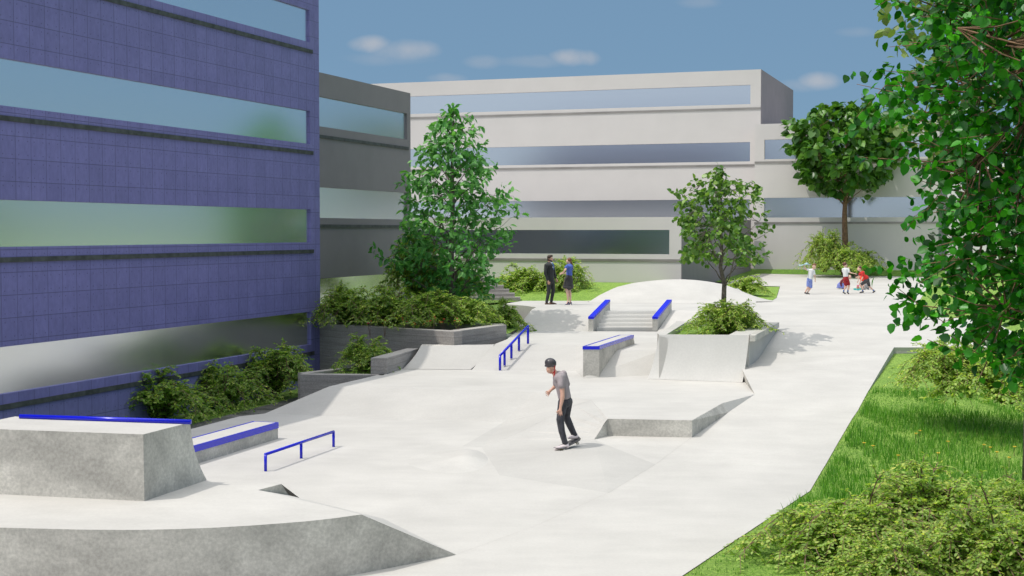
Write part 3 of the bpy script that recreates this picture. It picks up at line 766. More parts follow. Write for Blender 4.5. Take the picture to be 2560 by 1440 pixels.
LEAF_T = {  # half outline (y along the leaf, x half width), folded along the midrib
 'oval': [(0, 0), (.18, .17), (.5, .27), (.8, .16), (1, 0)],
 'round': [(0, 0), (.08, .24), (.35, .42), (.68, .34), (.88, .15), (1, 0)],
 'small': [(0, 0), (.4, .24), (1, 0)]}
def leaves(pos, dirs, size, rng, shape='oval', droop=.25, flat=.6):
    """pos, dirs (N,3) arrays; returns vertex array, faces, verts per leaf"""
    n = len(pos); T = LEAF_T[shape]; m = len(T)
    d = dirs/np.linalg.norm(dirs, axis=1, keepdims=True)
    up = rng.normal(0, .55, (n, 3)); up[:, 2] += flat*1.6
    s = np.cross(d, up); s /= np.linalg.norm(s, axis=1, keepdims=True)+1e-9
    u = np.cross(s, d)
    L = size*(rng.uniform(.7, 1.2, n))
    fold = rng.uniform(.05, .35, n)
    vs = []
    for y, x in T: vs.append(pos + d*(L*y)[:, None] - u*(L*droop*y*y)[:, None])
    for sg in (-1, 1):
        for y, x in T[1:-1]:
            vs.append(pos + d*(L*y)[:, None] + s*(sg*L*x)[:, None] + u*((L*x)*fold - L*droop*y*y)[:, None])
    V_ = np.stack(vs, 1).reshape(-1, 3)
    k = m-2; fs = []
    l = [m+i for i in range(k)]; r = [m+k+i for i in range(k)]
    fs.append((0, *range(1, m), *l[::-1])); fs.append((0, *r, m-1, *range(m-2, 0, -1)))
    return V_, fs, m+2*k
def sphere_dirs(rng, n):
    v = rng.normal(0, 1, (n, 3)); return v/np.linalg.norm(v, axis=1, keepdims=True)
def make_tree(name, label, loc, trunk, trad, profile, ntwig, lpt, leaf, shape, mleaf, mbark, seed, nbr=26, twig_len=.45, twig_up=.2, group=None, asym=None, shell=.55, droop=.3, flat=.6):
    """trunk: points relative to loc; profile: [(z, r)] relative to loc z, crown radius by height round the trunk axis"""
    rng = np.random.default_rng(seed); rt = thing(name, label, 'tree', loc, rng.uniform(0, 0), group)
    tb = MB(); n = len(trunk); tb.tube(trunk, [trad*(1-.82*i/(n-1)) for i in range(n)], 9)
    tz = [p[2] for p in trunk]
    def axis(z): return np.array([np.interp(z, tz, [p[0] for p in trunk]), np.interp(z, tz, [p[1] for p in trunk]), z])
    pz_ = [a for a, b in profile]; pr = [b for a, b in profile]; z0, z1 = min(pz_), max(pz_)
    o = np.argsort(pz_); pz_ = np.array(pz_)[o]; pr = np.array(pr)[o]
    # limbs reaching into the crown
    limbs = []; bb = MB()
    for i in range(nbr):
        zt = z0 + (z1-z0)*((i+.5)/nbr)**.9; a = i*2.399 + rng.uniform(-.4, .4)
        r = np.interp(zt, pz_, pr)*rng.uniform(.6, .9)
        if asym: r *= asym(a, zt)
        zs = max(tz[0]+.12*(tz[-1]-tz[0]), zt - (.35+.5*r)); zs = min(zs, tz[-1]-.02)
        s = axis(zs); e = axis(zt) + np.array([math.cos(a)*r, math.sin(a)*r, 0])
        pts = []
        for k in range(6):
            t = k/5; p = s + (e-s)*t; p[2] = s[2] + (e[2]-s[2])*t**.8; p += rng.normal(0, .03*r*(t > 0), 3); pts.append(p)
        r0 = max(.006, trad*.36*(1-.75*(zs-tz[0])/(tz[-1]-tz[0]+1e-6)))
        bb.tube([V(p) for p in pts], [r0*(1-.8*k/5) for k in range(6)], 5); limbs += pts[2:]
    limbs = np.array(limbs)
    # twigs: roots near the shell, growing outwards
    P = []; D = []; tw = MB()
    for i in range(ntwig):
        for _ in range(30):
            z = rng.uniform(z0, z1); rm = np.interp(z, pz_, pr)
            if rng.uniform() < (rm/pr.max())**1.1+.05: break
        a = rng.uniform(0, 2*math.pi)
        if asym: rm = rm*asym(a, z)
        rr = rm*(shell + (1-shell)*math.sqrt(rng.uniform())) if rng.uniform() < .75 else rm*math.sqrt(rng.uniform())
        rr *= rng.choice([1.0, 1.0, 1.0, .9, 1.12])
        p = axis(z) + np.array([math.cos(a)*rr, math.sin(a)*rr, 0])
        out = np.array([math.cos(a), math.sin(a), twig_up + rng.normal(0, .35)]) + rng.normal(0, .35, 3); out /= np.linalg.norm(out)
        L = twig_len*rng.uniform(.6, 1.25); s = p - out*L*.8
        j = np.argmin(((limbs-s)**2).sum(1)); root = limbs[j]
        if i % 2 == 0:
            mid = (root+s)/2 + np.array([0, 0, -.04]); e2 = s + out*L
            tw.tube([V(root), V(mid), V(s), V(e2)], [.011, .008, .006, .003], 3, False)
        for k in range(lpt):
            t = (k+rng.uniform(.2, .8))/lpt; side = sphere_dirs(rng, 1)[0]*.8
            P.append(s + out*L*t + rng.normal(0, .02, 3)); D.append(out*.6 + side + np.array([0, 0, -.25]))
    for k in range(len(P) % 1): pass
    vt, fs, nv = leaves(np.array(P), np.array(D), leaf, rng, shape, droop, flat)
    tb.build('trunk', mbark, rt, True, local=True)
    bb.add(tw.v, tw.f); bb.build('branches', mbark, rt, True, local=True)
    me = mesh_np('crown', vt, fs, nv, mleaf); o = bpy.data.objects.new('crown', me); col.objects.link(o); o.parent = rt
    return rt
def rel(px, py, d, loc): q = atd(px, py, d); return (q.x-loc[0], q.y-loc[1], q.z-loc[2])
mp = 46/F
l1 = V(((1128-1280)*mp, 46, 1.1))
prof1 = [(8.4,.12),(8.0,.6),(7.5,1.15),(6.9,1.25),(6.2,1.75),(5.6,1.7),(5.0,2.0),(4.3,1.95),(3.8,2.3),(3.1,1.85),(2.5,1.3),(1.9,.8)]
make_tree('broadleaf_tree', 'large dense bright-green tree rising from the dark planter bed', l1,
    [(0,0,0),(.03,0,1.2),(.0,0,2.6),(.06,.02,4.2),(.03,0,5.8),(.05,0,7.0)], .13, [(z-1.1, r*.93) for z, r in prof1], 600, 7, .225, 'oval', m_leaf_a, m_bark, 3, 40, .55, .35,
    asym=lambda a, z: .93+.26*math.sin(3*a+z*2.1)+.1*math.sin(7*a-z*3))
l2 = V(((1808-1280)*39.5/F, 39.5, 1.5))
tp2 = [(1809,835),(1809,765),(1811,709),(1801,668),(1805,639),(1803,582),(1803,518),(1801,440)]
make_tree('slender_tree', 'slender young tree with a curved trunk standing in the concrete planter', l2,
    [rel(x, y, 39.5, l2) for x, y in tp2], .085, [(6.1-1.5,.1),(5.8-1.5,.6),(5.4-1.5,1.2),(4.75-1.5,1.4),(4.1-1.5,1.55),(3.7-1.5,1.65),(3.45-1.5,1.35)], 310, 7, .14, 'round', m_leaf_b, m_bark, 8, 22, .38, .1,
    asym=lambda a, z: .8+.3*math.sin(2*a+z*1.7+1)+.12*math.sin(5*a))
l3 = V(((2112-1280)*72/F, 72, 2.1))
make_tree('round_headed_tree', 'round-headed glossy tree on a straight brown trunk behind the playing children', l3,
    [(0,0,0),(.02,0,1.5),(-.03,0,3.0),(.0,0,4.2),(.05,.1,6.0),(0,0,7.6)], .19, [(10.75-2.1,1.1),(10.3-2.1,2.2),(9.8-2.1,2.8),(8.9-2.1,3.2),(7.9-2.1,3.3),(7.4-2.1,3.1),(6.8-2.1,2.4),(6.3-2.1,1.2)], 430, 7, .42, 'round', m_leaf_c, m_bark2, 12, 26, .7, .05,
    asym=lambda a, z: .86+.12*math.sin(2*a+z)+(.25*max(0, math.cos(a)) if z < 4.6 else 0), shell=.62, droop=.35)
l4 = V((5.55, 12.9, 0))
make_tree('near_tree', 'large near tree with dark round leaves filling the right edge', l4,
    [(.2,0,0),(.15,0,1.5),(.1,0,3.2),(.0,.1,4.6),(.1,0,6.2),(0,0,8.2)], .15,
    [(2.9,1.1),(3.3,1.75),(3.7,2.02),(4.1,1.9),(4.9,1.8),(5.5,2.3),(6.2,2.25),(7.0,2.0),(8.0,1.5),(9.2,.6)], 2900, 9, .094, 'round', m_leaf_d, m_bark2, 21, 44, .5, -.05,
    asym=lambda a, z: .98+.14*math.sin(4*a+z*4)+.07*math.sin(9*a-z*5), shell=.45, droop=.2, flat=.25)
l5 = V((8.05, 22, 0))
make_tree('pale_tree', 'taller tree with pale olive leaves and grey trunk behind the near dark tree', l5,
    [(0,0,0),(0,0,2.2),(-.05,0,4.0),(-.2,0,5.4),(-.1,0,7.6)], .11,
    [(5.2,1.3),(5.9,2.1),(6.6,1.9),(7.4,2.2),(8.3,2.3),(9.3,1.0)], 360, 6, .16, 'round', m_leaf_e, m_bark, 33, 24, .6, 0)
# shrubs: arching stems with small leaves
def shrub_meshes(seed, nst=30, leaf=.06, h=.8, per=12, mleaf=m_bushleaf):
    nst = int(nst*1.45)
    rng = np.random.default_rng(seed); st = MB(); P = []; D = []
    for i in range(nst):
        a = i*2.399+rng.uniform(-.3, .3); whip = 1.0+.38*(i % 7 == 3)+.2*(i % 5 == 2); reach = rng.uniform(.35, .95) if i % 4 else rng.uniform(.05, .3); top = h*rng.uniform(.6, 1.05)*(1.0-.35*max(0, reach-.5))*whip; reach *= (1+.25*(whip-1))
        pts = []
        for k in range(8):
            t = k/7; r = .06+reach*t**1.15; z = top*math.sin(min(1.0, t*1.25)*math.pi*.5) - (.75*top*max(0, t-.5)/.5 if reach > .55 else (.3*top*max(0,t-.5)/.5 if reach > .3 else .05*t))
            b = a + .25*math.sin(t*3+i); pts.append(np.array([math.cos(b)*r, math.sin(b)*r, max(.02, z)]) + rng.normal(0, .012, 3))
        st.tube([V(p) for p in pts], [.011*(1-.75*k/7) for k in range(8)], 4, False)
        for k in range(1, 8):
            for q in range(3):
                o = sphere_dirs(rng, 1)[0]; o[2] = abs(o[2])*.5-.12; dirs = pts[k]-pts[k-1]; dirs /= np.linalg.norm(dirs)
                d = dirs*.7+o*.9; d /= np.linalg.norm(d); L = rng.uniform(.12, .3); s = pts[k-1]+(pts[k]-pts[k-1])*rng.uniform()
                e = s + d*L + np.array([0, 0, -.25*L]); 
                st.tube([V(s), V((s+e)/2+np.array([0,0,.04*L/.2])), V(e)], [.0045, .0035, .002], 3, False)
                for j in range(per):
                    t = (j+.5)/per; p = s + (e-s)*t + np.array([0, 0, .04*L/.2*(1-abs(2*t-1))]); sd_ = np.cross(d, [0, 0, 1])*(1 if j % 2 else -1)
                    P.append(p); D.append(d*.55 + sd_*.8 + rng.normal(0, .3, 3) + np.array([0, 0, -.1]))
    P = np.array(P); P[:, 2] = np.maximum(P[:, 2], .02)
    vt, fs, nv = leaves(P, np.array(D), leaf, rng, 'oval', .3, .8)
    vt[:, 2] = np.maximum(vt[:, 2], .005)
    m1 = mesh_np('foliage', vt, fs, nv, mleaf)
    s2 = bpy.data.meshes.new('stems'); s2.from_pydata(st.v, [], st.f); s2.materials.append(m_twig); s2.update()
    return m1, s2
SH = [shrub_meshes(5), shrub_meshes(6, 34, .055, .95), shrub_meshes(7, 26, .06, .7)]
SN = [shrub_meshes(25, 52, .048, .7, 14), shrub_meshes(26, 56, .046, .75, 14)]
SHD = [shrub_meshes(15, 30, .062, .85, 12, m_bushleaf2), shrub_meshes(16, 32, .06, 1.0, 12, m_bushleaf2)]
def shrub(mesh, label, px, base, d, wpx, hpx, rz, group=None, name='shrub', hm=.85, z=None):
    q = atd(px, base, d) if z is None else V(((px-1280)*d/F, d, z)); sx = wpx*d/F/1.5; sz = hpx*d/F/(hm*1.12)
    rt = thing(name, label, 'shrub', q, rz, group)
    for me in mesh:
        o = bpy.data.objects.new(me.name, me); col.objects.link(o); o.parent = rt; o.scale = (sx, sx, sz)
    return rt
gA = 'shrubs along the foot of the violet building'
shrub(SHD[0], 'leafy green shrub right behind the grind ledge against the violet wall', 400, 1052, 35.6, 250, 114, .3, gA)
shrub(SHD[1], 'middle shrub of the three along the violet wall', 560, 1020, 38, 200, 98, 1.9, gA)
shrub(SHD[1], 'taller shrub at the violet building corner beside the lower planter', 690, 985, 40.2, 210, 108, 4.1, gA)
shrub(SHD[0], 'small shrub growing in the lower dark planter', 915, 930, 39.4, 150, 82, 2.2, None)
gB = 'shrubs in the upper planter'
shrub(SHD[1], 'dark green shrub in the upper planter next to the violet building', 868, 815, 44.3, 170, 88, .9, gB)
shrub(SHD[0], 'dark green shrub in the upper planter left of the big tree', 975, 818, 43.6, 190, 88, 2.9, gB)
shrub(SHD[1], 'shrub in the upper planter directly in front of the big tree trunk', 1075, 812, 43.2, 170, 74, 5.2, gB)
shrub(SH[2], 'yellow-green shrub in the upper planter right of the big tree trunk', 1165, 812, 44.2, 160, 76, 1.2, gB)
shrub(SHD[0], 'shrub at the right end of the upper planter beside the pale bank', 1255, 838, 46.4, 120, 80, 3.9, gB)
shrub(SHD[1], 'tall olive shrub half hidden under the left side of the big tree', 1050, 760, 47.6, 190, 150, 2.4, gB)
shrub(SH[1], 'tall shrub half hidden under the right side of the big tree', 1160, 760, 47.8, 110, 80, .4, gB)
gC = 'shrubs on the grass behind the couple'
shrub(SH[0], 'yellow-green shrub on the grass left of the man in the suit', 1310, 735, 57.4, 150, 72, .5, gC)
shrub(SH[1], 'yellow-green shrub directly behind the standing couple', 1412, 740, 56.8, 130, 84, 2.6, gC)
shrub(SH[2], 'small shrub on the grass island right of the concrete mound', 1866, 738, 57.5, 110, 54, 3.3)
shrub(SH[1], 'dense shrub filling the tree planter around the slender trunk', 1812, 838, 38.7, 180, 78, .7, 'shrubs in the tree planter')
shrub(SH[0], 'second shrub in the tree planter on the side of the wide seat rim', 1838, 834, 39.6, 125, 70, 2.7, 'shrubs in the tree planter')
gD = 'shrubs round the round-headed tree'
shrub(SH[1], 'shrub left of the round-headed tree trunk', 2062, 680, 70.8, 105, 92, 1.4, gD)
shrub(SH[0], 'shrub at the foot of the round-headed tree', 2105, 680, 70.2, 120, 70, 3.4, gD)
shrub(SH[2], 'shrub right of the round-headed tree trunk', 2156, 679, 70.9, 100, 62, 5.0, gD)
shrub(SH[1], 'shrub on the lawn behind the tall grass next to the retaining face', 2375, 985, 30.0, 235, 125, 1.0, 'shrubs on the lawn')
shrub(SH[0], 'shrub at the right edge behind the tall grass', 2520, 1010, 29.0, 290, 150, 3.0, 'shrubs on the lawn')
gE = 'large spreading shrubs in the lower right corner'
shrub(SN[0], 'large spreading shrub closest to the path in the lower right corner', 2130, 1408, 18.6, 440, 195, .2, gE)
shrub(SN[1], 'large spreading shrub in the middle of the lower right group', 2335, 1385, 19.2, 440, 225, 2.2, gE)
shrub(SN[0], 'large spreading shrub at the lower right corner of the picture', 2500, 1450, 17.4, 440, 215, 4.4, gE)
shrub(SN[1], 'large spreading shrub cut off by the bottom edge of the picture', 2250, 1490, 17.2, 400, 170, 3.4, gE)
shrub(SN[1], 'spreading shrub at the right edge above the corner shrub', 2570, 1330, 21.2, 330, 150, 5.4, gE)
# grass blades
def blades(name, label, n, fx, hmin, hmax, wd, seed):
    rng = np.random.default_rng(seed); P = fx(rng, n); n = len(P)
    h = rng.uniform(hmin, hmax, n); a = rng.uniform(0, 2*math.pi, n); lean = rng.uniform(.05, .55, n)*h
    b = rng.uniform(0, 2*math.pi, n); s = np.stack([np.cos(a), np.sin(a), 0*a], 1)*wd*rng.uniform(.6, 1.3, n)[:, None]; l = np.stack([np.cos(b), np.sin(b), 0*b], 1)*lean[:, None]
    up = np.array([0, 0, 1.])[None]*h[:, None]
    v = np.stack([P-s, P+s, P+up*.55+l*.35+s*.7, P+up*.55+l*.35-s*.7, P+up+l], 1).reshape(-1, 3)
    me = mesh_np(name, v, [(0,1,2,3),(3,2,4)], 5, m_blade); o = bpy.data.objects.new(name, me); col.objects.link(o)
    return tag(o, label, 'grass', None, 'stuff')
from mathutils import noise as mnoise
def tall(rng, n):
    P = []
    while len(P) < n:
        d = rng.uniform(20.5, 33.5); x = interpX(RBm, d) + .12 + rng.uniform(0, 1)**1.2*(15-interpX(RBm, d))
        k = mnoise.noise(V((x*.8, d*.45, 3))) + .35*mnoise.noise(V((x*2.4, d*2.4, 1)))
        e = min(1, (x-interpX(RBm, d))/1.6)
        if k + .5*e > .12: P.append((x, d, zw(d)-drop(d)))
    return np.array(P)
def short(rng, n):
    P = []
    while len(P) < n:
        d = 14+rng.uniform(0, 1)**.8*20; x = interpX(RBm, d)+.01+rng.uniform()*(13-interpX(RBm, d)); P.append((x, d, zw(d)-drop(d)-.003))
    return np.array(P)
blades('tall_grass', 'long green grass blades growing on the lawn at right', 26000, tall, .07, .22, .007, 5)
blades('short_grass', 'short mown grass blades on the lawn edge', 45000, short, .02, .06, .005, 9)
# roses in the upper planter
def flower(name, label, cat, loc, group, mat, size, hgt, nb, rng):
    rt = thing(name, label, cat, loc, rng.uniform(0, 6), group)
    s = MB(); tips = []
    for i in range(nb):
        t = V((rng.uniform(-.1,.1)*(nb > 1), rng.uniform(-.1,.1)*(nb > 1), hgt*rng.uniform(.8,1.1))); tips.append(t); s.tube([(0,0,0), t*.5+V((.01,0,0)), t], [.006,.005,.004], 4)
    s.build('stem', m_twig, rt, local=True)
    for t in tips:
        b = MB()
        for k in range(6):
            a = k*math.pi/3; c, q = math.cos(a), math.sin(a); r = size
            b.add([t, t+V((c*r*.5-q*r*.35, q*r*.5+c*r*.35, r*.35)), t+V((c*r, q*r, r*.5)), t+V((c*r*.5+q*r*.35, q*r*.5-c*r*.35, r*.35))], [(0,1,2,3)])
        b.ball(t+V((0,0,size*.25)), size*.35, 6, 4); b.build('bloom', mat, rt, local=True)
    return rt
rng = np.random.default_rng(2)
ORD = ['leftmost', 'second from left', 'third from left', 'fourth from left', 'fifth from left', 'sixth from left', 'seventh from left', 'eighth from left', 'ninth from left', 'tenth from left', 'eleventh from left', 'rightmost']
for i_, (px, py) in enumerate([(925,803),(962,805),(1012,797),(1035,810),(1068,802),(1080,795),(1110,798),(1145,801)]):
    q = atd(px, py, 41.6+(1135-px)*.004); flower('rose_plant', 'small red-blooming rose plant in the upper planter, %s of the row' % (ORD[i_] if i_ < 7 else 'rightmost'), 'flower', (q.x, q.y, 1.15), 'red roses in the upper planter', m_red, .042, q.z-1.15, 3, rng)
for i_, (px, py) in enumerate(sorted([(2160,1120),(2182,1128),(2290,1092),(2300,1084),(2370,1112),(2460,1120),(2475,1132),(2345,1142),(2245,1150),(2492,1142),(2522,1154),(2536,1128)])):
    q = atw(px, py+14); flower('yellow_flower', 'tiny yellow flower in the tall grass at right, %s of the twelve' % ORD[i_], 'flower', (q.x, q.y, q.z-.02), 'yellow flowers in the tall grass', m_yellow, .045, .2, 1, rng)
#@@VEG1
#@@P0
# ------------------------------------------------------------------ people
def fused(name, mat, parent, prims, conv, voxel=.012, it=3, mats=None):
    """capsules ('C', x,y,d,r, x,y,d,r) and ellipsoids ('E', x,y,d, rx,ry,rz, tilt) melted into one continuous skin"""
    b = MB()
    for p in prims:
        if p[0] == 'C':
            a = conv(*p[1:4]); c = conv(*p[5:8]); ra, rc = p[4], p[8]
            dv = c-a; L = dv.length
            if L > 1e-6:
                n = max(2, int(L/max(.01, min(ra, rc)*.6)))
                b.tube([a+dv*(k/n) for k in range(n+1)], [ra+(rc-ra)*k/n for k in range(n+1)], 14)
            b.ball(a, ra, 12, 8); b.ball(c, rc, 12, 8)
        else:
            b.ball(conv(*p[1:4]), p[4:7], 18, 12, Matrix.Rotation(-R(p[7]), 3, 'Y'))
    me = bpy.data.meshes.new(name+'_src'); inv = Matrix.Translation(-V(parent.location))
    me.from_pydata([tuple(inv @ V(v)) for v in b.v], [], b.f); me.update()
    bm = bmesh.new(); bm.from_mesh(me); bmesh.ops.recalc_face_normals(bm, faces=bm.faces); bm.to_mesh(me); bm.free()
    o = bpy.data.objects.new(name, me); col.objects.link(o)
    r = o.modifiers.new('r', 'REMESH'); r.mode = 'VOXEL'; r.voxel_size = voxel; r.use_smooth_shade = True
    s = o.modifiers.new('s', 'SMOOTH'); s.factor = .5; s.iterations = it
    bpy.context.view_layer.update(); dg = bpy.context.evaluated_depsgraph_get()
    nm = bpy.data.meshes.new_from_object(o.evaluated_get(dg)); o.modifiers.clear(); o.data = nm; nm.materials.clear(); nm.materials.append(mat)
    nm.polygons.foreach_set('use_smooth', [True]*len(nm.polygons)); o.parent = parent
    return o
def simple(name, mat, parent, prims, conv): return fused(name, mat, parent, prims, conv, .008, 1)
def skinmat(name, c):
    m, t, p = newmat(name); p.inputs['Roughness'].default_value = .5; p.inputs['Base Color'].default_value = (*c, 1)
    p.inputs['Subsurface Weight'].default_value = .12; p.inputs['Subsurface Radius'].default_value = (.02, .008, .004)
    v = mapping(t); n = noise(t, 14, 3, v); t.links.new(ramp(t, n, [(.3, tuple(x*.9 for x in c)), (.7, tuple(x*1.06 for x in c))]), p.inputs['Base Color']); return m
def cloth(name, c, var=.18, sc=9, bmp=.35, c2=None):
    m, t, p = newmat(name); p.inputs['Roughness'].default_value = .85; p.inputs['Sheen Weight'].default_value = .1
    v = mapping(t, (1, 1, .6)); n = noise(t, sc, 4, v); w_ = noise(t, sc*1.6, 3, mapping(t, (1.6, 1.6, .35)))
    t.links.new(ramp(t, n, [(.35, c2 or tuple(x*(1-var) for x in c)), (.65, tuple(x*(1+var) for x in c) if not c2 else c)]), p.inputs['Base Color'])
    bump(t, p, w_, bmp, .03); return m
sk_a = skinmat('skin', (.62, .36, .27)); sk_b = skinmat('pale_skin', (.72, .47, .37))
c_tee = cloth('grey_mauve_cotton', (.30, .26, .27)); c_jean = cloth('charcoal_denim', (.045, .045, .055), .4, 14, .5)
c_suit = cloth('dark_suit', (.030, .033, .034), .2); c_white = cloth('white_cotton', (.72, .72, .73), .05, 8, .3)
c_blue = cloth('blue_blouse', (.07, .12, .45)); c_skirt = cloth('dark_skirt', (.035, .034, .038), .3, 16, .6)
c_bshort = cloth('blue_patterned_shorts', (.12, .17, .55), .3, 26, .3, (.30, .38, .70)); c_rshort = cloth('dark_red_shorts', (.30, .012, .016), .4, 20, .3)
c_red = cloth('red_cotton', (.62, .025, .02)); c_org = cloth('orange_red_cotton', (.75, .07, .03)); c_gshort = cloth('dark_grey_shorts', (.06, .06, .065), .3, 24)
c_mar = cloth('maroon_knit', (.13, .012, .022)); c_bskirt = cloth('blue_skirt_cloth', (.17, .20, .50)); c_plaid = cloth('grey_checked_cloth', (.45, .45, .45), .3, 40, .3, (.16, .16, .16))
c_hair = plain('dark_brown_hair', (.045, .025, .016), .55, 0, .4, 40); c_hair2 = plain('auburn_hair', (.16, .062, .03), .5, 0, .35, 40); c_hair3 = plain('red_brown_hair', (.10, .025, .02), .5, 0, .35, 40)
c_shoe = plain('off_white_canvas', (.66, .58, .59), .7, 0, .08, 20); c_brown = plain('brown_leather', (.12, .06, .035), .4, 0, .2, 20); c_navy = plain('navy_leather', (.035, .03, .11), .35, 0, .2, 20)
c_dkshoe = plain('dark_trainer', (.06, .055, .055), .6, 0, .3, 20); c_sock = plain('blue_sock', (.07, .16, .42), .8); c_helm = plain('dark_helmet_shell', (.055, .05, .055), .3, 0, .1, 5)
c_strap = plain('red_strap', (.5, .012, .02), .6); c_dark = plain('dark_plastic', (.02, .02, .02), .5); c_grip = plain('grip_tape', (.11, .105, .105), .95, 0, .3, 60)
c_truck = plain('yellow_truck', (.62, .58, .03), .4); c_wheel = plain('pale_wheel', (.55, .52, .45), .4); c_tie = plain('blue_tie_silk', (.06, .19, .45), .5)
c_foam = plain('pale_blue_foam', (.45, .66, .74), .6, 0, .05); c_teal = plain('teal_wood', (.05, .48, .45), .5); c_pink = plain('pink_wood', (.75, .2, .3), .5); c_wood = plain('natural_wood', (.5, .27, .14), .6)
def hand(wx, wy, wd, fx, fy, fd, thumb, r=.0088, spread=1.0, s=1.0):
    """palm from the wrist towards the finger tips, five separate fingers of unequal length and a thumb from the side; zoom-pixel coordinates"""
    out = [('C', wx, wy, wd, .026*s, wx+(fx-wx)*.42, wy+(fy-wy)*.42, wd+(fd-wd)*.42, .032*s)]
    dx, dy = fx-wx, fy-wy; L = math.hypot(dx, dy); nx, ny = -dy/L, dx/L
    for i, ln in enumerate((.92, 1.0, .95, .80)):
        o = (i-1.5)*15*s*spread
        bx, by = wx+dx*.45+nx*o*.8, wy+dy*.45+ny*o*.8; tx, ty = wx+dx*ln+nx*o*1.25, wy+dy*ln+ny*o*1.25
        mx_, my_ = (bx+tx)/2+nx*o*.05, (by+ty)/2; dd = (i-1.5)*.008
        out += [('C', bx, by, wd+dd, r*1.1, mx_, my_, wd+dd-.012, r), ('C', mx_, my_, wd+dd-.012, r, tx, ty, wd+dd-.002, r*.8)]
    tx, ty = thumb; b0 = (wx+dx*.18, wy+dy*.18); mt = ((b0[0]+tx)/2+dx*.03, (b0[1]+ty)/2+dy*.05)
    out += [('C', b0[0], b0[1], wd-.01, r*1.5, mt[0], mt[1], wd-.02, r*1.2), ('C', mt[0], mt[1], wd-.02, r*1.2, tx, ty, wd-.02, r)]
    return out
# --- skateboarder
DS = 27.35
SK = lambda x, y, d=0: atd(1280+x/4.8, 860+y/4.8, DS+d)
per = thing('person', 'skateboarder in black helmet, grey t-shirt and dark jeans riding a board across the bank', 'person', SK(655, 1240, 0))
C_, E_ = 'C', 'E'
body = [(E_, 470,262,0, .088,.082,.105,-14), (E_, 452,300,-.015, .066,.066,.085,-8), (E_, 446,333,-.02, .038,.045,.032,0), (C_, 431,300,-.055,.012, 424,313,-.06,.014), (E_, 441,287,-.05,.03,.03,.014,0),
        (C_, 436,328,-.05,.012, 450,330,-.06,.012), (E_, 503,290,-.075,.012,.012,.024,0),
        (C_, 492,320,.0,.056, 545,385,.0,.062), (C_, 570,400,0,.12, 620,590,0,.10), (C_, 625,600,0,.095, 640,670,0,.09),
        (C_, 585,415,-.13,.06, 606,590,-.2,.044), (C_, 606,590,-.2,.044, 606,640,-.21,.045), (C_, 606,640,-.21,.043, 583,755,-.24,.027),
        (C_, 540,400,.13,.06, 520,505,.2,.044), (C_, 520,505,.2,.044, 473,548,.15,.027),
        (C_, 622,700,-.05,.07, 577,915,-.1,.056), (C_, 577,915,-.1,.058, 632,1190,-.1,.038), (C_, 662,700,.06,.07, 648,880,.12,.056), (C_, 648,880,.12,.056, 748,1090,.16,.036)]
body += hand(582,758,-.24, 572,862,-.25, (530,818), .0098)
body += hand(471,549,.15, 405,612,.10, (418,566), .0098)
fused('body', sk_a, per, body, SK, .0065, 2)
tee = [(C_, 560,372,0,.085, 548,382,0,.075), (E_, 574,405,0,.138,.175,.12,12), (C_, 580,415,0,.142, 622,590,0,.128), (C_, 612,560,0,.128, 630,628,0,.130), (E_, 632,640,0,.125,.15,.05,8),
       (C_, 585,408,-.12,.078, 592,480,-.17,.072), (C_, 590,470,-.165,.074, 594,500,-.185,.07), (C_, 545,395,.12,.075, 528,470,.17,.066), (C_, 620,350,0,.06, 660,480,0,.06)]
fused('t_shirt', c_tee, per, tee, SK, .009, 3)
jeans = [(C_, 640,655,0,.118, 642,690,0,.122), (C_, 612,700,-.05,.10, 577,905,-.1,.074), (C_, 577,905,-.1,.076, 596,1040,-.1,.066), (C_, 596,1040,-.1,.066, 632,1172,-.1,.056), (C_, 630,1165,-.1,.058, 638,1185,-.1,.058),
         (C_, 665,690,.06,.105, 648,870,.12,.078), (C_, 650,872,.12,.076, 700,985,.14,.068), (C_, 700,985,.14,.066, 744,1082,.16,.058), (C_, 744,1080,.16,.06, 750,1090,.16,.06)]
fused('jeans', c_jean, per, jeans, SK, .009, 2)
fused('shoe', c_shoe, per, [(C_, 660,1218,-.1,.046, 600,1236,-.13,.042), (C_, 600,1236,-.13,.042, 530,1254,-.16,.030), (C_, 672,1235,-.1,.024, 520,1262,-.17,.018), (E_, 645,1205,-.1,.048,.044,.04,0)], SK, .006, 2)
fused('shoe', c_shoe, per, [(C_, 772,1108,.16,.044, 720,1116,.12,.040), (C_, 720,1116,.12,.04, 682,1122,.08,.028), (C_, 782,1122,.16,.022, 676,1128,.07,.018)], SK, .006, 2)
helm = fused('helmet', c_helm, per, [(E_, 463,228,0, .116,.108,.098,-12), (C_, 402,262,-.02,.02, 440,268,-.075,.02), (C_, 440,268,-.075,.02, 500,262,-.085,.02), (C_, 520,250,-.02,.02, 500,262,-.085,.02)], SK, .008, 2)
fused('helmet_strap', c_strap, per, [(C_, 512,262,-.085,.009, 516,320,-.075,.009), (C_, 516,320,-.075,.009, 490,350,-.05,.007), (C_, 490,350,-.05,.007, 455,352,-.03,.006), (C_, 514,330,-.07,.008, 503,392,-.06,.011)], SK, .004, 0).parent = helm
